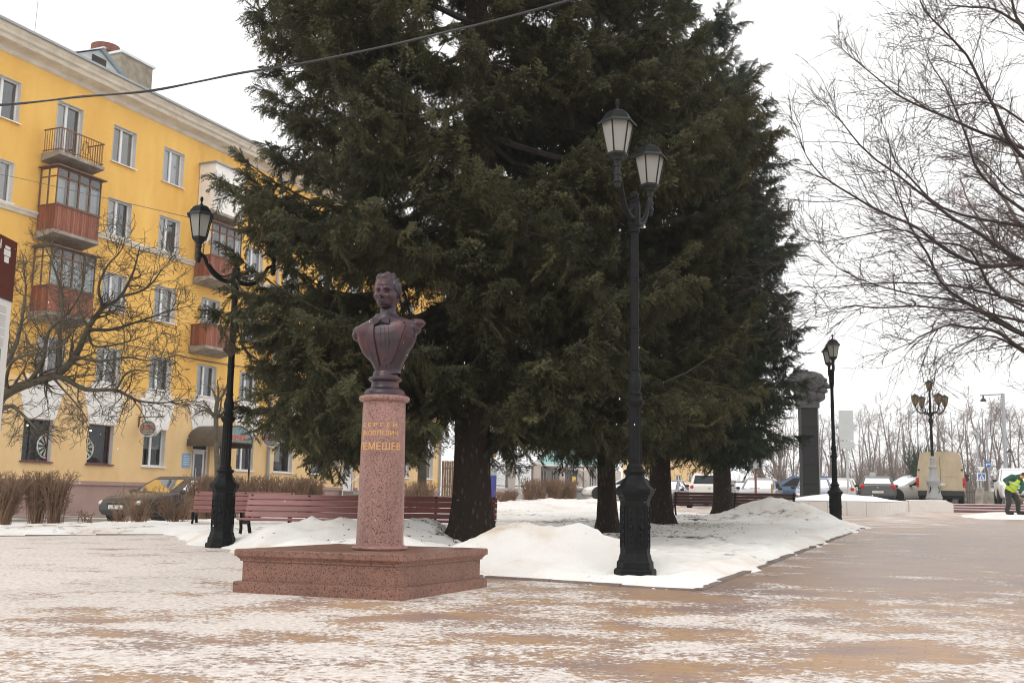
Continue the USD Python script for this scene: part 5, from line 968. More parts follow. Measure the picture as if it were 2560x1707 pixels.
def car(label, loc, rz, kind, paint, front=True, rails=False, group=None, mud=None, H=None):
    k = KINDS[kind]; Lc, W, Hc = k['L'], k['W'], H or k['H']; hw = W / 2
    t = thing('parked_car', label, 'car', loc, rz, group)
    sec, n = [], 0
    for xs_, zb, zt, w in k['st']:
        x = xs_ * Lc; zb, zt, w = zb * Hc * .72, zt * Hc, w * hw
        half = [(0, zb), (.82 * w, zb), (.95 * w, zb + .06), (1.0 * w, zb + .3 * (zt - zb)), (1.0 * w, zb + .62 * (zt - zb)), (.965 * w, zt - .07), (.9 * w, zt - .012), (.5 * w, zt + .012), (0, zt + .02)]
        pts = half + [(-a, b) for a, b in half[-2:0:-1]]; sec.append([[x, a, b] for a, b in pts])
    sec = np.array(sec); m, n = sec.shape[:2]; fine = np.array([smooth_line(sec[:, j], 3 * m) for j in range(n)]).transpose(1, 0, 2); m = len(fine)
    f = [[i * n + j, (i + 1) * n + j, (i + 1) * n + (j + 1) % n, i * n + (j + 1) % n] for i in range(m - 1) for j in range(n)]
    b = MB().add(fine.reshape(-1, 3), f)
    for e in (0, m - 1): b.add(np.vstack([fine[e], fine[e].mean(0)]), [[n, (j + 1) % n, j] if e else [n, j, (j + 1) % n] for j in range(n)])
    zs_at = lambda xf: np.interp(xf, [s_[0] for s_ in k['st']], [s_[2] for s_ in k['st']]) * Hc; w_at = lambda xf: np.interp(xf, [s_[0] for s_ in k['st']], [s_[3] for s_ in k['st']]) * hw
    x0, x1, r0, r1 = [q * Lc for q in k['gh']]; wb, wt = k['gw'][0] * hw, k['gw'][1] * hw; zr = zs_at(k['gh'][0]) - .03; zf = zs_at(k['gh'][1]) - .03; zm = Hc - .10
    g = np.array([[x0, -wb, zr], [x0, wb, zr], [x1, wb, zf], [x1, -wb, zf], [r0, -wt - .03, zm], [r0, wt + .03, zm], [r1, wt + .03, zm], [r1, -wt - .03, zm],
                  [r0 + .12, -wt + .06, Hc - .02], [r0 + .12, wt - .06, Hc - .02], [r1 - .15, wt - .06, Hc - .02], [r1 - .15, -wt + .06, Hc - .02], [(r0 + r1) / 2, 0, Hc]])
    b.add(g, [[0, 1, 5, 4], [1, 2, 6, 5], [2, 3, 7, 6], [3, 0, 4, 7], [4, 5, 9, 8], [5, 6, 10, 9], [6, 7, 11, 10], [7, 4, 8, 11]]).add(g, [[8, 9, 12], [9, 10, 12], [10, 11, 12], [11, 8, 12]])
    obj('body', b, paint, t, smooth=38)
    def glass(name, A, B, C_, D__, i0, i1, j0, j1, out):
        A, B, C_, D__ = map(np.asarray, (A, B, C_, D__)); q = lambda s_, u_: (A * (1 - s_) + B * s_) * (1 - u_) + (D__ * (1 - s_) + C_ * s_) * u_
        nn = np.cross(B - A, D__ - A); nn = nn / np.linalg.norm(nn); nn = nn * (1 if nn @ np.array(out) > 0 else -1) * .008
        obj(name, MB().quad(q(i0, j0) + nn, q(i1, j0) + nn, q(i1, j1) + nn, q(i0, j1) + nn), 'car_glass', t)
        nn2 = nn * .4; obj(name + '_lining', MB().quad(q(i0 - .02, j0 - .03) + nn2, q(i1 + .02, j0 - .03) + nn2, q(i1 + .02, j1 + .03) + nn2, q(i0 - .02, j1 + .03) + nn2), 'car_black_plastic', t)
    glass('windscreen', g[2], g[3], g[7], g[6], .07, .93, .10, .95, (1, 0, .5)); glass('rear_window', g[0], g[1], g[5], g[4], .09, .91, .22 if kind != 'sedan' else .1, .92, (-1, 0, .4))
    for sg, (A, B, C_, D__) in ((1, (g[1], g[2], g[6], g[5])), (-1, (g[0], g[3], g[7], g[4]))):
        for i0, i1 in ((.07, .30), (.33, .60), (.63, .88)): glass('side_window', A, B, C_, D__, i0, i1, .14, .92, (0, sg, .2))
    R = .325 if kind != 'suv' else .36
    for xw in (-.305 * Lc, .31 * Lc):
        for sg in (-1, 1):
            yy = sg * (hw * 1.0 - .09); Rx = Rotation.from_euler('x', 90, degrees=True).as_matrix()
            arch = MB().lathe([(.001, -.012), (R + .055, -.012), (R + .055, .012), (.001, .012)], 24).get(); obj('wheel_arch', (arch[0] @ Rx.T + [xw, sg * (hw - .004), R + .02], arch[1]), 'car_black_plastic', t)
            ty = MB().lathe([(R * .62, -.1), (R * .9, -.1), (R, -.07), (R, .07), (R * .9, .1), (R * .62, .1)], 24).get(); w_ = obj('wheel', (ty[0] @ Rx.T + [xw, yy + sg * .02, R], ty[1]), 'tyre', t, smooth=40)
            rm = MB().lathe([(.001, .075), (R * .15, .08), (R * .2, .06), (R * .55, .075), (R * .64, .09), (R * .64, -.02)], 10).get(); obj('rim', (rm[0] * [1, 1, sg] @ (Rx.T * 1) * [1, -1, 1] + [xw, yy + sg * .02, R], rm[1]), 'rim_grey', w_)
    zh = zs_at(.46) - .10
    for sg in (-1, 1):
        obj('headlight', MB().ell((.462 * Lc, sg * w_at(.46) * .78, zh), (.16, .19, .075), 2, R=Rotation.from_euler('yz', [18, -sg * 24], degrees=True).as_matrix()), 'headlight', t, smooth=True)
        zt_ = zs_at(-.48) - .10
        obj('taillight', MB().ell((-.487 * Lc, sg * w_at(-.48) * .84, zt_), (.075, .13, .10 if kind != 'hatch' else .16), 2, R=Rotation.from_euler('zx', [sg * 24, sg * 18], degrees=True).as_matrix()), 'taillight', t, smooth=True)
        obj('mirror', MB().ell((x1 - .32, sg * (hw + .07), zf + .06), (.07, .11, .07), 2), paint if mud else 'car_black_plastic', t, smooth=True)
    obj('grille', rbox(.485 * Lc, .503 * Lc, -.42 * hw, .42 * hw, .37 * Hc, .415 * Hc, .005), 'car_black_plastic', t); obj('lower_grille', rbox(.485 * Lc, .506 * Lc, -.62 * hw, .62 * hw, .19 * Hc, .26 * Hc, .008), 'car_black_plastic', t)
    obj('number_plate', rbox(.50 * Lc, .512 * Lc, -.26, .26, .29 * Hc, .29 * Hc + .11, .004), 'plate', t); obj('number_plate', rbox(-.512 * Lc, -.5 * Lc, -.26, .26, .36 * Hc, .36 * Hc + .11, .004), 'plate', t)
    obj('rear_bumper', rbox(-.512 * Lc, -.47 * Lc, -.84 * hw, .84 * hw, .19 * Hc, .285 * Hc, .02), 'car_black_plastic', t)
    obj('wiper', MB().tube([g[3] * .75 + g[2] * .25 + [.03, 0, .05], g[3] * .45 + g[2] * .55 + [.0, 0, .06]], .01, 4), 'car_black_plastic', t)
    obj('badge', MB().ell((-.505 * Lc, 0, zs_at(-.48) - .14), (.012, .05, .04), 1), 'rim_grey', t)
    if rails:
        for sg in (-1, 1): obj('roof_rail', MB().tube([[r0 + .15, sg * (wt - .05), Hc - .02], [r0 + .3, sg * (wt - .05), Hc + .045], [r1 - .4, sg * (wt - .05), Hc + .045], [r1 - .2, sg * (wt - .05), Hc - .02]], .018, 5), 'rim_grey', t)
    return t
def park(label, px, D, rz, kind, paint, roof=None, **kw):
    x = X(px, D); z = g1(x, D)
    if roof: kw['H'] = float(np.clip(P(px, roof, D - .6)[2] - z, 1.3, 1.95))
    return car(label, (x, D, z), rz, kind, paint, **kw)
cz = F0 * 0 + np.array([-10.1, 31.6]); car('dark muddy car parked at left behind the bare shrubs', (cz[0], cz[1], g1(*cz)), 245.9, 'sedan', 'car_mud_dark', H=P(430, 1189, 31.5)[2] - g1(*cz))
park('grey saloon facing the camera behind the right maroon bench', 1902, 48.5, -110, 'sedan', 'car_grey', 1193)
park('blue estate car seen from the side, left of the black granite column', 1985, 53.5, 168, 'suv', 'car_blue', 1188)
park('lilac-grey saloon facing the camera behind the black granite column', 2037, 49, -107, 'sedan', 'car_lilac', 1192)
park('white saloon seen from behind, right of the far street lamp', 2108, 57, 70, 'sedan', 'car_white', 1199)
park('silver saloon with black bumper seen from behind, beside the far street lamp', 2098, 50.5, 70, 'sedan', 'car_silver', 1203)
park('graphite hatchback seen from behind with red tail lights', 2193, 52.3, 72, 'hatch', 'car_graphite', 1190)
park('silver car seen from its side, left of the dirty van', 2285, 53.5, 184, 'hatch', 'car_silver', 1190)
park('dark car mostly hidden behind the silver car beside the van', 2270, 57, 180, 'hatch', 'car_dark', 1186)
park('white four-wheel drive facing the camera behind the worker at the right edge', 2543, 53.5, -112, 'suv', 'car_white', 1168)
park('white sport utility car seen from behind, left of the palest spruce trunk', 1772, 51, 80, 'suv', 'car_white', 1183.5)
park('old brown-grey saloon facing the camera between two spruce trunks', 1668, 53, -114, 'sedan', 'car_brown', 1197)
park('yellow cab partly hidden behind the white sport utility car', 1712, 62, 100, 'sedan', 'car_yellow', 1204)
park('dark car between the palest spruce trunk and the grey saloon', 1852, 57, -108, 'sedan', 'car_dark', 1201)
park('white car behind the foot of the nearest lamp post', 1562, 56, 175, 'sedan', 'car_white', 1214)
# delivery van from behind; local x forward
VD = 49.8; VX = X(2354, VD + .0); VZ = g1(VX, VD); van = thing('delivery_van', 'dirty cream high-roof van seen from behind beside the five-lantern lamp', 'van', (VX, VD, VZ), 67.5)
hV = P(2354, 1128, VD)[2] - VZ; hw = .5 * (P(2410, 1220, VD)[0] - P(2299, 1220, VD)[0])
def vsec(x, s=1.0, top=1.0): return np.array([[x, y, z] for y, z in [(0, .42), (hw * .93, .42), (hw, .55), (hw, 1.05), (hw * .985, 1.45), (hw * .9, hV * .82 * top), (hw * .82, hV * .955 * top), (hw * .66, hV * .99 * top), (0, hV * top)]] + [[x, -y, z] for y, z in [(hw * .66, hV * .99 * top), (hw * .82, hV * .955 * top), (hw * .9, hV * .82 * top), (hw * .985, 1.45), (hw, 1.05), (hw, .55), (hw * .93, .42)]]) * [1, s, 1]
ss = np.array([vsec(0, .985), vsec(.05), vsec(3.6), vsec(3.9, 1, .97), vsec(4.6, .97, .78), vsec(5.3, .9, .5)]); n = ss.shape[1]
b = MB().add(ss.reshape(-1, 3), [[i * n + j, (i + 1) * n + j, (i + 1) * n + (j + 1) % n, i * n + (j + 1) % n] for i in range(5) for j in range(n)])
for e in (0, 5): b.add(np.vstack([ss[e], ss[e].mean(0)]), [[n, (j + 1) % n, j] if e else [n, j, (j + 1) % n] for j in range(n)])
obj('body', b, 'van_cream', van, smooth=35)
for sg in (-1, 1):
    lo, hi = (.012, hw * .93) if sg > 0 else (-hw * .93, -.012); top = hw * .80 * sg
    pl = Polygon([(.012 * sg, .62), (hw * .93 * sg, .62), (hw * .93 * sg, 1.4), (hw * .83 * sg, hV * .86), (.012 * sg, hV * .9)])
    d = obj('rear_door', MB().poly(pl, .018, lambda v: np.stack([-.002 - v[:, 2], v[:, 0], v[:, 1]], 1)), 'van_cream', van)
    pl2 = Polygon([(.1 * sg, 1.32), (hw * .82 * sg, 1.28), (hw * .80 * sg, 1.5), (hw * .72 * sg, hV * .76), (.66 * hw * sg, hV * .79), (.1 * sg, hV * .80)])
    obj('blank_window', MB().poly(pl2.buffer(.03).difference(pl2.buffer(.008)), .012, lambda v: np.stack([-.02 - v[:, 2], v[:, 0], v[:, 1]], 1)), 'van_cream', d)
    obj('hinge', rbox(-.045, .01, sg * hw * .9 - .05, sg * hw * .9 + .05, 1.55, 1.63, .008), 'car_black_plastic', d); obj('hinge', rbox(-.045, .01, sg * hw * .96 - .05, sg * hw * .96 + .05, .9, .96, .008), 'car_black_plastic', d)
    obj('taillight', rbox(-.035, .1, sg * hw * .97 - .07, sg * hw * .97 + .06, .78, 1.22, .015), 'taillight', van); obj('mirror', rbox(3.9, 4.0, sg * (hw + .16) - .1, sg * (hw + .16) + .1, 1.15, 1.5, .03), 'car_black_plastic', van)
    for xw in (1.0, 4.4):
        Rx = Rotation.from_euler('x', 90, degrees=True).as_matrix(); ty = MB().lathe([(.2, -.11), (.31, -.11), (.35, -.08), (.35, .08), (.31, .11), (.2, .11)], 20).get(); w_ = obj('wheel', (ty[0] @ Rx.T + [xw, sg * (hw - .16), .35], ty[1]), 'tyre', van, smooth=40)
        obj('rim', MB().ell((xw, sg * (hw - .1), .35), (.2, .03, .2), 2), 'rim_grey', w_)
obj('rear_bumper', rbox(-.1, .05, -hw * .97, hw * .97, .36, .62, .03), 'car_black_plastic', van); obj('underside', MB().box(.1, 5, -hw * .8, hw * .8, .25, .45), 'car_black_plastic', van)
obj('number_plate', rbox(-.035, -.02, -.2, .2, .86, .97, .004), 'plate', van); obj('door_seam', MB().box(-.022, -.0205, -.008, .008, .62, hV * .9), 'car_black_plastic', van); obj('door_handle', rbox(-.04, -.02, .06, .24, 1.05, 1.12, .006), 'car_black_plastic', van)

# ------------------------------------------------------------------ white stone planter with the black granite column and its head; steps
PL = np.array([(9.3, 37.7), (13.45, 37.7), (17.6, 46.5), (13.4, 46.5)]); PZ0 = g1(12, 37.7); PZ1 = P(2150, 1253.6, 37.7)[2]
pw = thing('stone_planter', 'low white stone planter wall capped with snow under the black column', 'planter', (9.3, 37.7, PZ0))
o = np.array([9.3, 37.7, PZ0]); hP = PZ1 - PZ0
core = MB().poly(Polygon(PL - o[:2]).buffer(-.06), hP - .02); core.v[-1][:, 2] -= .0; obj('core', core, 'wall_white_stone', pw)
for a, b_, n in ((PL[0], PL[1], 6), (PL[1], PL[2], 13)):
    d = (b_ - a) / np.linalg.norm(b_ - a); ln = np.linalg.norm(b_ - a) / n; R = rotz(math.atan2(d[1], d[0]))
    for i in range(n):
        c = a + d * ln * (i + .5) - o[:2]; obj('panel', MB().box(-ln / 2 + .006, ln / 2 - .006, .0 + .004 * rng.random(), .055, -.1, hP, R=R, t=(c[0], c[1], 0)), 'wall_white_stone', pw)
gx2, gy2 = np.meshgrid(np.linspace(0, 1, 26), np.linspace(0, 1, 40)); A_, B_, C_, D__ = PL
pts2 = (A_ * (1 - gx2[..., None]) + B_ * gx2[..., None]) * (1 - gy2[..., None]) + (D__ * (1 - gx2[..., None]) + C_ * gx2[..., None]) * gy2[..., None]
edge = np.minimum(np.minimum(gx2, 1 - gx2) * 4.1, np.minimum(gy2, 1 - gy2) * 9)
pc = np.stack([pts2[..., 0], pts2[..., 1], 0 * gx2], -1).reshape(-1, 3)
hs = (hP + .015 + (.055 * sstep(edge / .25) + .19 * sstep((edge - .2) / 1.6)).reshape(-1) + (meshkit.fbm(pc * 1.8, 3, 4) - .5) * .07 * sstep(edge.reshape(-1) / .4)); i_, j_ = np.meshgrid(np.arange(25), np.arange(39)); q_ = (j_ * 26 + i_).ravel()
obj('snow_cap', (np.column_stack([pc[:, 0] - o[0], pc[:, 1] - o[1], hs]), np.stack([q_, q_ + 1, q_ + 27, q_ + 26], -1)), 'snow_clean', pw, smooth=True)
CD = 41.2; cc = np.array([X(2025, CD), CD]); cw = P(2044, 1200, CD)[0] - P(2004, 1200, CD)[0]; cz0 = PZ1 - .1; ctop = P(2025, 1021, CD)[2] - cz0
gc_ = thing('granite_column', 'tall black granite column with a grey bronze bearded head on top', 'monument', (cc[0], cc[1], cz0), -4)
zl = 0.0
for h in np.diff(np.linspace(0, ctop, 6)): obj('granite_block', rbox(-cw / 2, cw / 2, -cw / 2, cw / 2, zl + .006, zl + h - .004, .006), 'granite_black', gc_); zl += h
obj('side_cladding', rbox(cw / 2 + .002, cw / 2 + .05, -cw / 2 + .03, cw / 2 - .03, 0, ctop, .006), 'granite_grey', gc_); obj('core', MB().box(-cw / 2 + .02, cw / 2 - .02, -cw / 2 + .02, cw / 2 - .02, 0, ctop), 'granite_black', gc_)
sc_ = MB(); hz = ctop; U = P(2053, 985, CD)[0] - P(2000, 985, CD)[0]
def lump(c, r, n=3, amp=.12, fr=6, seed=1):
    e = trimesh.creation.icosphere(n); v = e.vertices * r; v = v * (1 + amp * (meshkit.fbm((v + c) * fr, 3, seed)[:, None] - .5) * 2) + c; sc_.add(v, e.faces)
sc_.box(-.40, .40, -.36, .36, hz + .0, hz + .26)
lump((-.05, 0, hz + .48), (.40, .36, .30), 3, .2); lump((-.1, 0, hz + .98), (.52, .42, .46), 4, .16, 7, 3); lump((.18, 0, hz + 1.04), (.40, .36, .36), 4, .12, 8, 4)
lump((.50, 0, hz + 1.08), (.16, .2, .10), 3, .06); lump((.52, 0, hz + .93), (.16, .17, .12), 3, .06); lump((.68, 0, hz + .86), (.13, .085, .085), 3, .05); lump((.46, 0, hz + .70), (.2, .22, .12), 3, .15, 9, 6); lump((.36, 0, hz + .50), (.22, .24, .20), 3, .22, 8, 7)
for q in range(26):
    a = rng.uniform(0, 2 * PI); el = rng.uniform(.0, 1.35); c = np.array([-.1 + .46 * math.cos(a) * math.cos(el) * .95, .36 * math.sin(a) * math.cos(el), hz + .92 + .40 * math.sin(el)])
    if c[0] < .22: lump(c, rng.uniform(.09, .15, 3), 2, .25, 10, q)
hv_, hf_ = sc_.get(); k_ = hv_[:, 2] > hz + .27; hv_[k_] = (hv_[k_] - [0, 0, hz + .27]) * [1.22, 1.1, 1.12] + [0, 0, hz + .22]
obj('bronze_head', (hv_, hf_), 'bronze_grey', gc_, smooth=60)
wl = thing('stair_wall', 'low white wall at the left end of the red steps, in front of the five-lantern lamp', 'wall', (17.65, 46.55, g1(18, 46.5)))
wx = X(2382, 46.6) - 17.65; hW = P(2330, 1252, 46.6)[2] - g1(18, 46.5); obj('wall_block', MB().poly(Polygon([(0, -.1), (wx, -.1), (wx, hW - .1), (wx - .25, hW), (0, hW)]), .45, lambda v: np.stack([v[:, 0], .45 - v[:, 2], v[:, 1]], 1)), 'wall_white_stone', wl); obj('snow_cap', rbox(.02, wx - .27, .02, .43, hW, hW + .04, .015), 'snow_clean', wl)
for label, x0, x1 in (('wide flight of three red steps edged with snow behind the worker', 17.65 + wx + .01, 34), ('short flight of red steps seen between two spruce trunks', 5.7, 7.25)):
    zb = g1((x0 + x1) / 2 if x1 > 20 else 6.5, 46.0); t = thing('steps', label, 'steps', (x0, 46.7, zb))
    for i in range(3):
        obj('step', MB().box(0, x1 - x0, .3 * i, 1.3, -.1 if i == 0 else .12 * i + .004, .12 * (i + 1)), 'step_red', t); obj('snow_edge', MB().box(0, x1 - x0, .3 * i + .04, .3 * i + .295 if i < 2 else 1.29, .12 * (i + 1) + .003, .12 * (i + 1) + .03), 'snow', t)
sh = MB(); gxx, gyy = np.meshgrid(np.linspace(15.5, 30, 60), np.linspace(35.6, 44, 24)); pp_ = np.stack([gxx, gyy, 0 * gxx], -1).reshape(-1, 3); ed = np.minimum(np.minimum(gxx - 15.5, 30 - gxx) / 2.0, np.minimum(gyy - 35.6, 44 - gyy) / 1.3).reshape(-1)
hh = G(pp_[:, 0], pp_[:, 1]) - .02 + sstep(ed) * (.075 + .11 * meshkit.fbm(pp_ * .9, 4, 2)) * sstep((pp_[:, 0] - 14.6 - (pp_[:, 1] - 36) * .5) / 2); i_, j_ = np.meshgrid(np.arange(59), np.arange(23)); q_ = (j_ * 60 + i_).ravel()
obj('snow_and_sand', (np.column_stack([pp_[:, :2], hh]), np.stack([q_, q_ + 1, q_ + 61, q_ + 60], -1)), 'lawn_snow', smooth=True, kind='structure')

# ------------------------------------------------------------------ five-lantern lamp, street lights, signs
FD5 = 48.3; f5 = np.array([X(2336, FD5), FD5]); fz = g1(*f5); Zf = lambda py: P(2333, py, FD5)[2] - fz
l5 = thing('ornate_lamp', 'ornate weathered lamp post with five amber lanterns in front of the van', 'street lamp', (f5[0], f5[1], fz))
S5 = FD5 / FPX
pf = [(19, 1262), (19, 1247), (20.5, 1245), (17, 1236), (15, 1225), (13.5, 1219), (15, 1212), (17, 1206), (17, 1202), (14, 1198), (11, 1189), (9, 1180), (8, 1172), (10, 1170), (10, 1166), (6.5, 1163), (5.5, 1150), (7, 1145), (5, 1140)]
obj('base', MB().lathe([(r * S5, Zf(y)) for r, y in pf], 12), 'plinth_grey' if False else 'granite_grey', l5, smooth=30)
for a in range(4): obj('base_scroll', MB().tube([[(15 - k * 1.0) * S5 * math.cos(a * PI / 2 + .4 + .25 * math.sin(k)), (15 - k * 1.0) * S5 * math.sin(a * PI / 2 + .4 + .25 * math.sin(k)), Zf(1232 - k * 6.5)] for k in range(9)], .035, 6), 'iron_black', l5)
obj('column', MB().lathe([(4 * S5, Zf(1141)), (3.2 * S5, Zf(1060)), (5 * S5, Zf(1057)), (6.5 * S5, Zf(1052)), (5 * S5, Zf(1047)), (3 * S5, Zf(1042)), (4.5 * S5, Zf(1036)), (3 * S5, Zf(1028)), (2.5 * S5, Zf(985)), (2.5 * S5, Zf(976))], 16), 'iron_black', l5, smooth=40)
def lant5(cx, cy, zb, zt, h):
    st = MB(); H_ = zt - zb; st.lathe([(.03, zb - .12), (.05, zb - .08), (.03, zb - .05), (.1, zb), (.1, zb + .02)], 6, (cx, cy)).lathe([(.19, zb + H_ * .72), (.21, zb + H_ * .74), (.13, zb + H_ * .86), (.05, zb + H_ * .93), (.03, zt), (.001, zt + .02)], 6, (cx, cy))
    ab = lambda r, z, k: np.array([cx + r * math.cos(k * PI / 3), cy + r * math.sin(k * PI / 3), z])
    for k in range(6): st.tube([ab(.1, zb + .015, k), ab(.175, zb + H_ * .73, k)], .012, 4)
    e = obj('lantern', st, 'lamp_glass_frame', l5)
    for k in range(6): obj('pane', MB().quad(ab(.095, zb + .02, k), ab(.095, zb + .02, k + 1), ab(.17, zb + H_ * .72, k + 1), ab(.17, zb + H_ * .72, k)), 'amber_glass', e)
lant5(0, 0, Zf(976), Zf(950), 1)
for a in (8, 98, 188, 278):
    c, s = math.cos(math.radians(a)), math.sin(math.radians(a)); r = .74; zb = Zf(1013)
    arm = smooth_line([(.05, Zf(1040)), (.25, Zf(1030)), (.45, Zf(1034)), (.66, Zf(1026)), (.74, Zf(1016))], 14); obj('arm', MB().tube([[c * x_, s * x_, z_] for x_, z_ in arm], .03, 6).tube([[c * (.35 + .12 * math.cos(u_)), s * (.35 + .12 * math.cos(u_)), Zf(1026) + .12 * math.sin(u_)] for u_ in np.linspace(0, 5, 14)], .018, 5), 'iron_black', l5, smooth=40)
    lant5(c * r, s * r, zb, Zf(985), 1)
def simple(name, label, cat, px, D, parts, group=None):
    p = on(px, D); t = thing(name, label, cat, tuple(p), 0, group)
    for nm, fn, mt in parts: obj(nm, fn(p, D), mt, t)
    return t
def zz_(p, D, px, py): return P(px, py, D)[2] - p[2]
def xx_(p, D, px, py): return P(px, py, D)[0] - p[0]
def pole(px0, py0, px1, py1, r=.05): return lambda p, D: MB().tube([[xx_(p, D, px1, py1), 0, -.1], [xx_(p, D, px0, py0), 0, zz_(p, D, px0, py0)]], r, 8)
def plate(x0, y0, x1, y1, dy=-.06, t=.02): return lambda p, D: rbox(xx_(p, D, x0, y1), xx_(p, D, x1, y1), dy - t, dy, zz_(p, D, x0, y1), zz_(p, D, x0, y0), .004)
def pedsign(x0, y0, x1, y1, border):
    def tri(p, D):
        a = (xx_(p, D, x0, y1), zz_(p, D, x0, y1), xx_(p, D, x1, y0), zz_(p, D, x1, y0)); w, h = a[2] - a[0], a[3] - a[1]; q = lambda u, v: (a[0] + u * w, a[1] + v * h)
        return MB().poly(Polygon([q(.2, .2), q(.8, .2), q(.5, .82)]), .006, lambda v: np.stack([v[:, 0], -.084 - v[:, 2], v[:, 1]], 1))
    def man(p, D):
        a = (xx_(p, D, x0, y1), zz_(p, D, x0, y1), xx_(p, D, x1, y0), zz_(p, D, x1, y0)); w, h = a[2] - a[0], a[3] - a[1]; q = lambda u, v: [a[0] + u * w, -.094, a[1] + v * h]
        return MB().tube([q(.5, .62), q(.5, .56)], .035 * w * 1.2, 6).tube([q(.5, .54), q(.48, .38), q(.42, .24)], .03 * w, 5).tube([q(.48, .38), q(.56, .3), q(.58, .24)], .026 * w, 5).tube([q(.5, .52), q(.42, .42)], .02 * w, 5).tube([q(.5, .52), q(.58, .44)], .02 * w, 5)
    def inner(p, D):
        a = (xx_(p, D, x0, y1), zz_(p, D, x0, y1), xx_(p, D, x1, y0), zz_(p, D, x1, y0)); w, h = a[2] - a[0], a[3] - a[1]
        return rbox(a[0] + .12 * w, a[2] - .12 * w, -.084, -.0805, a[1] + .12 * h, a[3] - .12 * h, .001)
    return [('plate', plate(x0, y0, x1, y1), border), ('field', inner, 'sign_blue'), ('triangle', tri, 'sign_white'), ('walking_figure', man, 'cable_black')]
simple('road_sign', 'blue pedestrian crossing sign with yellow border beside the thick spruce trunk', 'road sign', 1223, 57, [('pole', pole(1223, 1100, 1223, 1245), 'sign_back')] + pedsign(1203, 1100, 1240, 1143, 'sign_yellow'))
def crate(x0, y0, x1, y1, d=.35): return lambda p, D: rbox(xx_(p, D, x0, y1), xx_(p, D, x1, y1), -d / 2, d / 2, zz_(p, D, x0, y1), zz_(p, D, x0, y0), .012)
simple('parking_meter', 'blue parking meter column with pale grey head', 'parking meter', 1233, 55, [('column', crate(1226, 1188, 1240, 1252), 'meter_blue'), ('head', crate(1225.5, 1176, 1241, 1187.8, .38), 'sign_back'), ('hood', crate(1227, 1170, 1244, 1175.8, .5), 'sign_back')])
simple('road_sign', 'round road sign seen nearly edge-on behind the stone gate post', 'road sign', 1272, 56, [('pole', pole(1272, 1112, 1272, 1230, .04), 'sign_back'), ('disc', lambda p, D: MB().ell((0, -.05, zz_(p, D, 1272, 1136)), (.14, .02, .31), 2), 'sign_back')])
simple('thin_post', 'thin grey post between the two bare shrubs', 'post', 1297, 47, [('pole', pole(1297, 1166, 1297, 1250, .04), 'sign_back'), ('cap', lambda p, D: MB().ell((0, 0, zz_(p, D, 1297, 1166)), (.045, .045, .03), 1), 'sign_back')])
simple('road_sign', 'tall stack of four grey sign backs on a pole before the bare forked tree', 'road sign', 1888, 46, [('pole', pole(1888, 1078, 1889, 1240, .055), 'rust_red')] + [('plate', plate(1870, a, 1906.5, b, -.07), 'sign_back') for a, b in ((1079, 1114), (1115.5, 1133), (1135, 1152), (1154, 1171))])
simple('road_sign', 'large pale grey sign back on a pole behind the far street lamp', 'road sign', 2115, 47.5, [('pole', pole(2114, 1030, 2121, 1250, .05), 'sign_back'), ('plate', plate(2097, 1026, 2133, 1100, -.07), 'sign_back'), ('plate', plate(2099, 1103, 2135, 1122, -.07), 'sign_back')])
simple('road_sign', 'small grey sign plate above the graphite hatchback', 'road sign', 2181, 62, [('pole', pole(2181, 1181, 2181, 1250, .03), 'sign_back'), ('plate', plate(2173, 1180, 2188, 1190.5, -.06), 'sign_back')])
simple('road_sign', 'pedestrian crossing sign under a give way triangle right of the van', 'road sign', 2452, 60, [('pole', pole(2451, 1160, 2453, 1250, .045), 'sign_back'), ('triangle_sign', lambda p, D: MB().poly(Polygon([(xx_(p, D, 2441, 1166), zz_(p, D, 2441, 1166)), (xx_(p, D, 2461, 1166), zz_(p, D, 2461, 1166)), (xx_(p, D, 2451, 1181), zz_(p, D, 2451, 1181))]), .02, lambda v: np.stack([v[:, 0], -.05 - v[:, 2], v[:, 1]], 1)), 'sign_white'),
    ('concrete_foot', lambda p, D: MB().lathe([(.28, -.1), (.28, .5), (.2, .9), (.001, .95)], 12), 'slab_concrete')] + pedsign(2441.5, 1182, 2463.5, 1201, 'sign_white'))
def arrow(p, D): z0 = zz_(p, D, 2473, 1161); return MB().box(-.09, -.045, -.086, -.081, z0 - .1, z0 + .05).box(-.045, .06, -.086, -.081, z0 + .01, z0 + .05).poly(Polygon([(.06, z0 - .03), (.12, z0 + .03), (.06, z0 + .09)]), .005, lambda v: np.stack([v[:, 0], -.081 - v[:, 2], v[:, 1]], 1))
simple('road_sign', 'round blue turn right sign on a tall thin pole', 'road sign', 2473, 58, [('pole', pole(2464, 1045, 2476, 1250, .05), 'pipe_grey'), ('disc', lambda p, D: trimesh.Trimesh(*(lambda m_: (m_[0] @ Rotation.from_euler('x', 90, degrees=True).as_matrix().T + [0, -.06, zz_(p, D, 2473, 1161)], m_[1]))(MB().lathe([(.001, 0), (.16, 0), (.16, .02), (.001, .02)], 24).get()), process=False), 'sign_blue'), ('arrow', arrow, 'sign_white'), ('concrete_foot', lambda p, D: MB().lathe([(.3, -.1), (.28, .6), (.26, .7), (.001, .72)], 12), 'slab_concrete')])
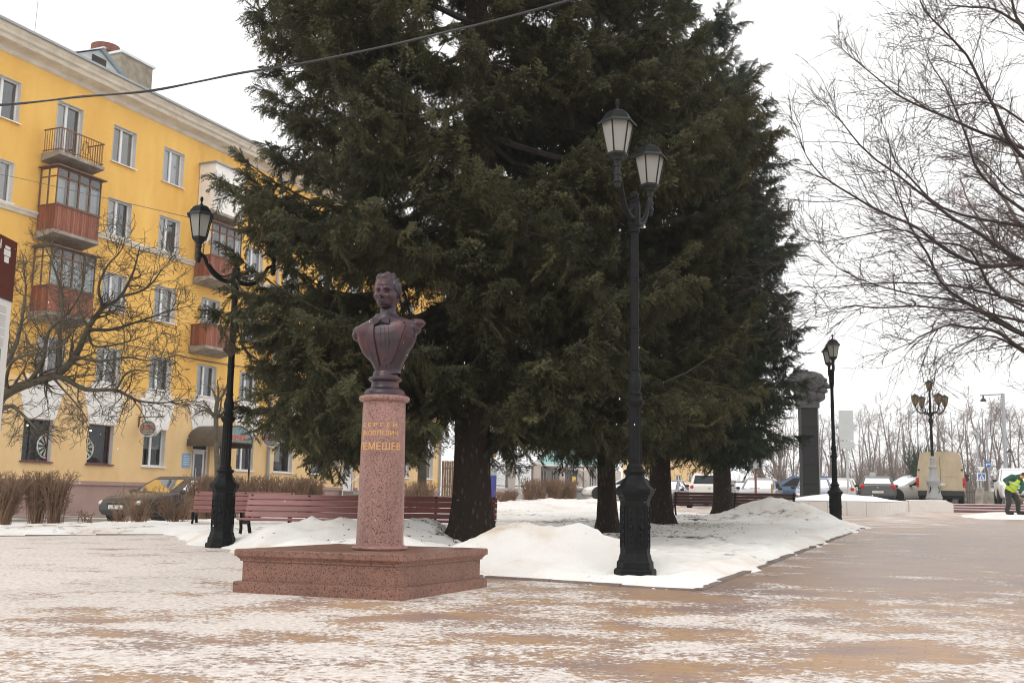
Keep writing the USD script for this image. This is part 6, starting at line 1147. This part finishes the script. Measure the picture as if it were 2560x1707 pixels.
sl_ = simple('street_light', 'tall dark street light with a bracket arm and hanging bell lamps at right', 'street light', 2517, 60, [('pole', pole(2507, 983, 2518, 1250, .10), 'pipe_grey'),
    ('arm', lambda p, D: MB().tube([[xx_(p, D, 2508, 985), 0, zz_(p, D, 2508, 985)], [xx_(p, D, 2450, 988), 0, zz_(p, D, 2450, 988)]], .045, 6).tube([[xx_(p, D, 2508, 995), 0, zz_(p, D, 2508, 1003)]] + [[xx_(p, D, 2500 + 4 * math.cos(u_), 995), 0, zz_(p, D, 2500, 995 + 4 * math.sin(u_))] for u_ in np.linspace(0, 6, 12)], .025, 5), 'pipe_grey'),
    ('bell_lamp', lambda p, D: MB().lathe([(.04, zz_(p, D, 2458, 988)), (.05, zz_(p, D, 2458, 995)), (.16, zz_(p, D, 2458, 999)), (.17, zz_(p, D, 2458, 1003)), (.001, zz_(p, D, 2458, 1003))], 14, (xx_(p, D, 2458, 995), 0)), 'cable_black'), ('bell_lamp', lambda p, D: MB().lathe([(.04, zz_(p, D, 2518, 1122)), (.1, zz_(p, D, 2518, 1126)), (.19, zz_(p, D, 2518, 1131)), (.001, zz_(p, D, 2518, 1131))], 14, (xx_(p, D, 2519, 1128), -.25)), 'cable_black')])
simple('street_light', 'park lamp with a pale globe among the far trees', 'street light', 2443, 75, [('pole', pole(2443, 1085, 2445, 1245, .07), 'pipe_grey'), ('globe', lambda p, D: MB().lathe([(.1, zz_(p, D, 2443, 1087)), (.17, zz_(p, D, 2443, 1083)), (.17, zz_(p, D, 2443, 1079)), (.001, zz_(p, D, 2443, 1075))], 14), 'frosted_glass')])
simple('utility_cabinet', 'pale utility cabinet with black scribbles behind the palest spruce trunk', 'cabinet', 1829, 49, [('cabinet', crate(1821, 1203, 1837, 1252, .5), 'graffiti_box'), ('lid', crate(1820, 1200.5, 1838, 1202.8, .55), 'sign_back')])
simple('barrier_post', 'short yellowish post in front of the grey saloon', 'post', 1931, 45, [('post', pole(1929.5, 1211, 1932, 1245, .05), 'wood_handle'), ('cap', lambda p, D: MB().ell((0, 0, zz_(p, D, 1930, 1211)), (.055, .055, .04), 1), 'wood_handle')])
mh = P(1735, 1310, 26.2); simple('slab', 'dark rectangular slab lying in the snow between spruce trunks', 'slab', 1735, 26.2, [('slab', lambda p, D: MB().poly(Polygon([(-.2, .3), (.13, .3), (.27, -.3), (-.02, -.3)]), .05, lambda v: v + [0, 0, .085]), 'manhole'), ('rim', lambda p, D: MB().poly(Polygon([(-.23, .33), (.15, .33), (.30, -.33), (-.05, -.33)]), .03, lambda v: v + [0, 0, .07]), 'kerb_stone')])
# ------------------------------------------------------------------ the worker with a shovel
import manifold3d as m3
def skin(bones, J, edge=.03, it=12):
    s = {k: m3.Manifold.sphere(r, 16).translate(tuple(map(float, p))) for k, (p, r) in J.items()}; out = m3.Manifold()
    for b_ in bones: out = out + m3.Manifold.batch_hull([s[k] for k in b_])
    out = out.refine_to_length(edge).to_mesh(); t = trimesh.Trimesh(out.vert_properties[:, :3], out.tri_verts, process=True); trimesh.smoothing.filter_taubin(t, iterations=it); return t
WD = 38.0; wpz = 0.9 - (1284 - 1260.4) / FPX * WD; wk = thing('person', 'worker bending over in a lime reflective vest and dark green jacket, shovelling snow', 'person', (X(2530, WD), WD, wpz))
J = dict(fl=((-.19, -.02, .05), .05), tl=((-.06, -.12, .035), .04), al=((-.19, 0, .12), .055), kl=((-.15, -.10, .42), .072), hl=((-.09, .05, .80), .105), fr=((.27, .1, .05), .05), tr=((.42, .0, .035), .04), ar=((.27, .12, .12), .055), kr=((.22, .0, .43), .072), hr=((.09, .1, .82), .105),
         pe=((0, .06, .86), .15), ch=((.10, -.10, 1.2), .17), sl=((-.04, -.22, 1.32), .085), sr=((.28, -.05, 1.28), .085), nk=((.25, -.24, 1.36), .055), el=((-.36, -.34, 1.2), .052), wl=((-.33, -.48, 1.06), .038), er=((.30, -.28, 1.0), .05), wr=((.09, -.47, .78), .038), hd=((.36, -.32, 1.37), .095), jw=((.40, -.38, 1.30), .06))
body = skin([('fl', 'tl'), ('fl', 'al'), ('al', 'kl'), ('kl', 'hl'), ('fr', 'tr'), ('fr', 'ar'), ('ar', 'kr'), ('kr', 'hr'), ('hl', 'hr', 'pe'), ('pe', 'ch'), ('ch', 'sl'), ('ch', 'sr'), ('ch', 'nk'), ('nk', 'hd'), ('hd', 'jw'), ('sl', 'el'), ('el', 'wl'), ('sr', 'er'), ('er', 'wr')], J)
bd = obj('body', body, 'skin', wk, smooth=True)
def grown(keys, bones, d, mt, nm, **kw): obj(nm, skin(bones, {k: (J[k][0], J[k][1] + d) for k in keys}, .03, 8), mt, bd, smooth=True, **kw)
grown(('al', 'kl', 'hl', 'ar', 'kr', 'hr', 'pe'), [('al', 'kl'), ('kl', 'hl'), ('ar', 'kr'), ('kr', 'hr'), ('hl', 'hr', 'pe')], .02, 'cloth_dark', 'trousers')
grown(('fl', 'tl', 'al', 'fr', 'tr', 'ar'), [('fl', 'tl'), ('fl', 'al'), ('fr', 'tr'), ('fr', 'ar')], .016, 'tyre', 'boots')
grown(('pe', 'ch', 'sl', 'sr', 'nk', 'el', 'wl', 'er', 'wr'), [('pe', 'ch'), ('ch', 'sl'), ('ch', 'sr'), ('ch', 'nk'), ('sl', 'el'), ('el', 'wl'), ('sr', 'er'), ('er', 'wr')], .022, 'cloth_green', 'jacket')
J['v1'] = ((.02, .03, .93), .165); J['v2'] = ((.0, -.17, 1.3), .07); J['v3'] = ((.22, -.04, 1.27), .07); grown(('v1', 'ch', 'v2', 'v3'), [('v1', 'ch', 'v2', 'v3')], .034, 'vest_lime', 'vest')
obj('reflective_band', MB().tube([[.05 + .235 * math.cos(u_), -.03 + .23 * math.sin(u_), 1.06 - .10 * math.cos(u_)] for u_ in np.linspace(0, 2 * PI, 24)], .022, 6), 'curtain_grey', bd, smooth=True)
obj('collar', MB().ell((.27, -.25, 1.33), (.1, .1, .075), 2), 'cloth_orange', bd, smooth=True); obj('cap', MB().ell((.36, -.31, 1.415), (.115, .115, .08), 2).ell((.43, -.40, 1.39), (.08, .08, .02), 2), 'cloth_dark', bd, smooth=True)
A0, A1 = np.array([-.40, -.50, 1.12]), np.array([.36, -.55, .25]); ax_ = (A1 - A0) / np.linalg.norm(A1 - A0)
for c_ in (np.array(J['wl'][0]), np.array(J['wr'][0])):      # two hands closed round the shaft
    on_ = A0 + ax_ * ((c_ - A0) @ ax_); s_ = unit(on_ - c_); n_ = np.cross(ax_, s_); hnd = m3.Manifold.batch_hull([m3.Manifold.sphere(.022, 10).translate(tuple(map(float, c_ + ax_ * u_ + s_ * .03))) for u_ in (-.035, .035)] + [m3.Manifold.sphere(.022, 10).translate(tuple(map(float, c_)))])
    for u_, ln_ in ((-.036, .8), (-.012, 1.0), (.012, 1.05), (.036, .9)):
        pts_ = [on_ + ax_ * u_ + (s_ * -math.cos(q_) + n_ * math.sin(q_)) * .028 for q_ in np.linspace(.3, 3.6 * ln_, 5)]
        for a_, b_ in zip(pts_[:-1], pts_[1:]): hnd = hnd + m3.Manifold.batch_hull([m3.Manifold.sphere(.0095, 8).translate(tuple(map(float, q_))) for q_ in (a_, b_)])
    pts_ = [on_ + ax_ * -.05 + (s_ * -math.cos(q_) - n_ * math.sin(q_)) * .03 for q_ in np.linspace(.3, 2.2, 4)]
    for a_, b_ in zip(pts_[:-1], pts_[1:]): hnd = hnd + m3.Manifold.batch_hull([m3.Manifold.sphere(.0115, 8).translate(tuple(map(float, q_))) for q_ in (a_, b_)])
    obj('glove', hnd, 'cloth_dark', bd, smooth=True)
sv = thing('snow_shovel', 'wooden-handled shovel held by the worker', 'shovel', (X(2530, WD), WD, wpz))
obj('shaft', MB().tube([A0, A1], .017, 8), 'wood_handle', sv); obj('blade', MB().poly(Polygon([(-.2, 0), (.2, 0), (.21, .32), (-.21, .32)]), .012, lambda v: np.stack([A1[0] - .03 + v[:, 1] * .75, A1[1] + v[:, 0], A1[2] - v[:, 1] * .62 + v[:, 2]], 1)), 'car_black_plastic', sv)

# ------------------------------------------------------------------ stone gate posts with fence, house with green roof, pale building
gp = [(1212, 1148, 70.5), (1275, 1152, 73.6), (1339.5, 1156, 76.6), (1401, 1164, 83), (1445, 1170, 89), (1462, 1171, 91), (1542, 1175, 96)]
b0 = np.array([X(1212, 70.5), 70.5, g1(X(1212, 70.5), 70.5)]); gt = thing('gate_fence', 'iron fence between pale stone gate posts with pointed caps', 'fence', tuple(b0)); prev = None
for px, ty, D in gp:
    x = X(px, D); z = g1(x, D); c = np.array([x, D, z]) - b0; hh_ = P(px, ty + 6, D)[2] - z; w = .34
    po = obj('gate_post', MB().box(c[0] - w, c[0] + w, c[1] - w, c[1] + w, c[2] - .2, c[2] + hh_), 'stone_gate', gt); obj('post_cap', MB().lathe([(w * 1.5, c[2] + hh_), (w * 1.5, c[2] + hh_ + .06), (w * 1.2, c[2] + hh_ + .14), (.001, c[2] + hh_ + .3)], 4, c[:2], phase=PI / 4), 'stone_gate', po)
    if prev is not None:
        a, b_ = prev, c; d = b_ - a; L_ = np.linalg.norm(d[:2]); R = rotz(math.atan2(d[1], d[0])); mid = (a + b_) / 2
        obj('low_wall', MB().box(-L_ / 2 + w, L_ / 2 - w, -.15, .15, -.3, .62, R=R, t=mid), 'stone_gate', gt); m_ = MB().box(-L_ / 2 + w, L_ / 2 - w, -.02, .02, .75, .8, R=R, t=mid).box(-L_ / 2 + w, L_ / 2 - w, -.02, .02, 2.1, 2.15, R=R, t=mid)
        for u_ in np.arange(-L_ / 2 + w + .1, L_ / 2 - w, .14): m_.box(u_ - .012, u_ + .012, -.012, .012, .62, 2.3, R=R, t=mid)
        obj('fence_bars', m_, 'fence_dark', gt)
    prev = c
obj('notice', MB().box(X(1430, 86) - b0[0], X(1439, 86) - b0[0], 86 - b0[1] - .2, 86 - b0[1] - .18, P(1434, 1204, 86)[2] - b0[2], P(1434, 1191, 86)[2] - b0[2]), 'sign_yellow', gt)
pf_ = on(1118, 70); wf = thing('plank_fence', 'brown plank fence beyond the corner of the yellow building', 'fence', tuple(pf_)); wide = X(1175, 70) - X(1103, 70)
obj('rail', MB().box(-.4, wide, .03, .08, .6, .7).box(-.4, wide, .03, .08, 1.8, 1.9), 'fence_dark', wf)
for i in range(int((wide + .4) / .16)): obj('plank', MB().box(-.4 + i * .16, -.4 + i * .16 + .145, -.012 - .003 * (i % 2), .012, -.1, 2.3 + .06 * rng.random()), 'wood_fence', wf)
def house(label, x0, x1, D, depth, zt, wallm, roofm, ridge, wins_, name='house', rz=0):
    z = g1((x0 + x1) / 2, D); t = thing(name, label, 'building', (x0, D, z), rz); W = x1 - x0; p = sbox(0, -.3, W, zt - z)
    ws = [(a - x0, b_ - x0, c - z, d - z) for a, b_, c, d in wins_]
    for a, b_, c, d in ws: p = p.difference(sbox(a, c, b_, d))
    obj('wall', MB().poly(p, .3, lambda v: np.stack([v[:, 0], .3 - v[:, 2], v[:, 1]], 1)).box(0, .3, .3, depth, -.3, zt - z).box(W - .3, W, .3, depth, -.3, zt - z).box(.3, W - .3, depth - .3, depth, -.3, zt - z), wallm, t)
    obj('interior', MB().box(.35, W - .35, .9, .95, 0, zt - z - .1), 'interior_dark', t)
    for a, b_, c, d in ws:
        w = obj('window', MB().box(a, a + .07, .1, .16, c, d).box(b_ - .07, b_, .1, .16, c, d).box(a + .07, b_ - .07, .1, .16, c, c + .07).box(a + .07, b_ - .07, .1, .16, d - .07, d).box((a + b_) / 2 - .04, (a + b_) / 2 + .04, .1, .16, c + .07, d - .07), 'pvc_white', t); obj('pane', MB().quad([a, .13, c], [b_, .13, c], [b_, .13, d], [a, .13, d]), 'window_glass', w)
    zr = ridge - z; ze = zt - z; obj('roof', MB().add([[-.5, -.5, ze], [W + .5, -.5, ze], [W + .5, depth + .5, ze], [-.5, depth + .5, ze], [2.0, depth / 2, zr], [W - 2.0, depth / 2, zr]], [[0, 1, 5, 4], [1, 2, 5, 5], [2, 3, 4, 5], [3, 0, 4, 4], [3, 2, 1, 0]]), roofm, t)
    if roofm == 'roof_green': obj('snow_edge', MB().box(-.45, W + .45, -.5, -.3, ze + .02, ze + .14), 'snow_clean', t)
    return t
xa, xb = X(1335, 104), X(1530, 104); zc = lambda py, D: P(1440, py, D)[2]
house('low house with a green metal roof behind the gate posts', xa, xb, 104, 9, zc(1166, 104), 'stone_gate', 'roof_green', zc(1108, 104), [(X(a, 104), X(b_, 104), zc(1222, 104), zc(1176, 104)) for a, b_ in ((1352, 1366), (1376, 1390), (1416, 1430), (1472, 1486), (1500, 1514))])
xa, xb = X(1585, 118), X(1798, 118); house('pale yellow building far behind the spruce trunks and parked cars', xa, xb, 118, 12, 9.5, 'wall_pale_yellow', 'roof_metal', 11.5, [(X(a, 118), X(a + 14, 118), z0, z0 + 1.8) for a in (1612, 1645, 1690, 1722, 1760) for z0 in (1.8, 5.3)], name='apartment_house')
cp = on(1448, 60); pt_ = thing('concrete_box', 'grey concrete box with snow on its lid in front of the gate posts', 'planter', tuple(cp)); w = X(1474, 60) - X(1422, 60)
obj('box', MB().box(-w / 2 + .15, w / 2 - .2, -.4, .4, -.2, zz_(cp, 60, 1448, 1226)), 'granite_grey', pt_); obj('lid', rbox(-w / 2, w / 2, -.5, .5, zz_(cp, 60, 1448, 1226), zz_(cp, 60, 1448, 1220), .01), 'granite_grey', pt_); obj('snow', rbox(-w / 2 + .05, w / 2 - .4, -.45, .45, zz_(cp, 60, 1448, 1220), zz_(cp, 60, 1448, 1217), .02), 'snow_clean', pt_)

# ------------------------------------------------------------------ far bare trees
def far_tree(label, loc, H, seed, mat, lean=.0, fork=False, group=None, spread=.28, rt=.2, n1=17):
    r = np.random.default_rng(seed); t = thing('bare_tree', label, 'tree', loc, 0, group); ks = []
    stems = [(0, .0)] if not fork else [(-.12, .02), (.10, -.02)]
    tr = MB(); lines, rad = [], []
    if not fork: stems = [(r.uniform(-.2, -.08), -.3), (r.uniform(-.03, .06), .2), (r.uniform(.1, .22), .1)]
    for a, b_ in stems:
        hh = H * r.uniform(.8, 1.0); q_ = .35 if fork else 1.0
        pl = smooth_line([(0, 0, -.2), (a * .6, b_ * .2, H * .17), (a * H * .30 + lean, b_, H * .45), (a * H * .62 + lean * 1.5 + r.normal(0, .2), b_ + r.normal(0, .2), hh * .76), (a * H * .85 + lean * 2, b_ * 2, hh)], 14); tr.tube(pl, np.linspace(rt * (1 if fork else .8), .025, 14), 7); lines.append(pl); rad.append(np.linspace(rt * (1 if fork else .8), .025, 14))
    obj('trunk', tr, mat, t, smooth=True); lines, rad = np.array(lines), np.array(rad)
    c = MB(); s, q = shoots(lines, rad, n1, lambda n: r.uniform(.6, 1.15, n) * H * spread, 7, (25, 60), .14, r, .07, .22, (.45, .012)); c.tubes(s, q, 4)
    s2, q2 = shoots(s, q, 7, lambda n: r.uniform(.25, .6, n) * H * spread, 5, (25, 60), .18, r, .04, .15, (.6, .009)); c.tubes(s2, q2, 3)
    s3, q3 = shoots(s2, q2, 3, lambda n: r.uniform(.2, .5, n) * H * spread * .5, 3, (25, 60), .2, r, .02, .2, (.7, .008)); c.tubes(s3, q3, 3)
    obj('crown', c, mat, t, kind='stuff'); return t
GR = 'bare trees of the far park beyond the car park'; LBL = 'tall bare tree in the hazy far row beyond the parked cars'
protos = []
FT = [(2180, 118, 1005), (2235, 105, 1010), (2300, 112, 1000), (2080, 124, 1012), (2150, 132, 1030), (2270, 128, 1020), (2340, 120, 1015), (2385, 108, 1000), (2420, 126, 1010), (2470, 110, 995), (2500, 122, 1005), (2555, 106, 990), (2530, 134, 1010), (2050, 112, 1030), (1985, 100, 1040), (2110, 108, 1040), (2205, 138, 1040), (2360, 136, 1035), (2445, 140, 1030), (2585, 118, 1000), (2625, 112, 1000), (1960, 128, 1050), (2020, 136, 1060)]
for k, (px, D, py) in enumerate(FT):
    x = X(px, D); z = g1(x, D); H_ = P(px, py, D)[2] - z
    if k < 4: protos.append((far_tree(LBL, (x, D, z), H_, 300 + k, 'bark_far', group=GR, rt=.16, n1=10, spread=.26), H_))
    else:
        b_, h0 = protos[k % 4]; c = copy(b_, (x, D, z), 77 * k, LBL, GR); UsdGeom.Xformable(c).AddScaleOp().Set(Gf.Vec3f(*(3 * [float(H_ / h0)])))
x = X(1945, 64); far_tree('pale forked bare tree left of the black granite column', (x, 64, g1(x, 64)), P(1940, 1030, 64)[2] - g1(x, 64), 400, 'bark_far', fork=True, rt=.17, n1=12)
x = X(1918, 66); far_tree('slender pale bare tree leaning left behind the stack of grey signs', (x, 66, g1(x, 66)), P(1905, 1040, 66)[2] - g1(x, 66), 401, 'bark_far', lean=-.6, rt=.15, n1=10)
x = X(2310, 88); shrub('dark evergreen bush behind the left side of the van', (x, 88, g1(x, 88)), 2.6, 2.0, P(2305, 1110, 88)[2] - g1(x, 88), 420, 402, name='evergreen_bush', trimmed=False, r0=.03, mat='needles_green')
r = np.random.default_rng(9); bm = MB(); n = 2600; bx = np.where(r.random(n) < .55, r.uniform(34, 54, n), r.uniform(12, 70, n)); by = r.uniform(96, 140, n); hh_ = r.uniform(1.5, 4.2, n) * (1 + .85 * np.exp(-((bx - 43) / 8) ** 2)) * (.6 + .6 * meshkit.noise(np.stack([bx * .25, by * .1, 0 * bx], 1), 3)); bz = G(bx, by)
u = np.linspace(0, 1, 4)[None, :, None]; b0_ = np.stack([bx, by, bz - .1], 1); tip = b0_ + np.stack([r.normal(0, 1.1, n), r.normal(0, .5, n), hh_ * .8], 1); pl = b0_[:, None] * (1 - u) + tip[:, None] * u + r.normal(0, .3, (n, 4, 3)) * u
rd_ = np.tile(np.linspace(.03, .012, 4), (n, 1)); bm.tubes(pl, rd_, 3); s_, q_ = shoots(pl, rd_, 4, lambda N: r.uniform(.4, 1.5, N), 4, (20, 60), .2, r, .05, .15, (.7, .008)); bm.tubes(s_, q_, 3); obj('undergrowth', bm, 'brush_far', None, kind='stuff', label='brown tangled undergrowth along the far edge of the park', category=None) if False else tag(obj('undergrowth', bm, 'brush_far'), 'brown tangled undergrowth along the far edge of the park', 'undergrowth', None, 'stuff')
pf3 = on(2500, 92); rl = thing('park_railing', 'dark railing along the park behind the road signs at right', 'fence', tuple(pf3)); m_ = MB().box(-9, 8, -.03, .03, 1.0, 1.06).box(-9, 8, -.03, .03, .1, .15)
for u_ in np.arange(-9, 8, .22): m_.box(u_ - .02, u_ + .02, -.02, .02, -.1, 1.2)
obj('bars', m_, 'fence_dark', rl)
for u_ in (-9, -4.7, -.5, 3.7, 8): obj('post', MB().box(u_ - .2, u_ + .2, -.2, .2, -.1, 1.4), 'wall_white_stone', rl)

# ------------------------------------------------------------------ overhead wires, falling snow, haze
def wire(label, pts, r, n=60):
    p = smooth_line(np.array(pts), n); t = thing('overhead_cable', label, 'cable', tuple(p[0])); obj('cable', MB().tube(p - p[0], r, 6), 'cable_black', t); return t
W_ = [(-420, 280), (0, 262), (200, 243), (380, 226), (600, 184), (780, 154), (1088, 88), (1426, 0), (1900, -150)]
wire('thick black cable sagging across the top in front of the spruce', [P(a, b_, d) for (a, b_), d in zip(W_, np.linspace(9.2, 7.6, 9))], .0085)
wire('second strand twisted beside the thick black cable', [P(a, b_ + (2.5 if i % 2 else -2.0), d) for i, ((a, b_), d) in enumerate(zip(W_, np.linspace(9.22, 7.62, 9)))], .006)
wire('thin wire crossing the yellow wall to the left street lamp', [P(a, b_, d) for (a, b_), d in zip([(-300, 380), (0, 436), (200, 481), (469, 543), (620, 580)], (26, 24, 20, 16, 14.6))], .006)
r = np.random.default_rng(31); fl = MB(); n = 900; e = trimesh.creation.icosphere(0); y_ = r.uniform(3.2, 16, n) ; x_ = r.uniform(-.52, .52, n) * y_; z_ = r.uniform(.6, 8, n)
vv = (e.vertices[None] * (r.uniform(.0010, .0024, n)[:, None, None] * np.array([1, 1, 2.2])) + np.stack([x_, y_, z_], 1)[:, None]).reshape(-1, 3); ff = (e.faces[None] + (np.arange(n) * len(e.vertices))[:, None, None]).reshape(-1, 3)
tag(obj('snowflakes', (vv, ff), 'snow_clean'), 'sparse white snowflakes falling through the air', 'snowflakes', None, 'stuff')
usdkit.material(stage, L + 'haze', {'v': ('principled_volume', {'color': (.95, .95, .95), 'density': .0006, 'anisotropy': .2})}, [], volume='v.volume')
hz_ = MB().box(-420, 420, -80, 920, -1.5, 24); tag(obj('haze', hz_, 'haze'), None, None, None, 'stuff')
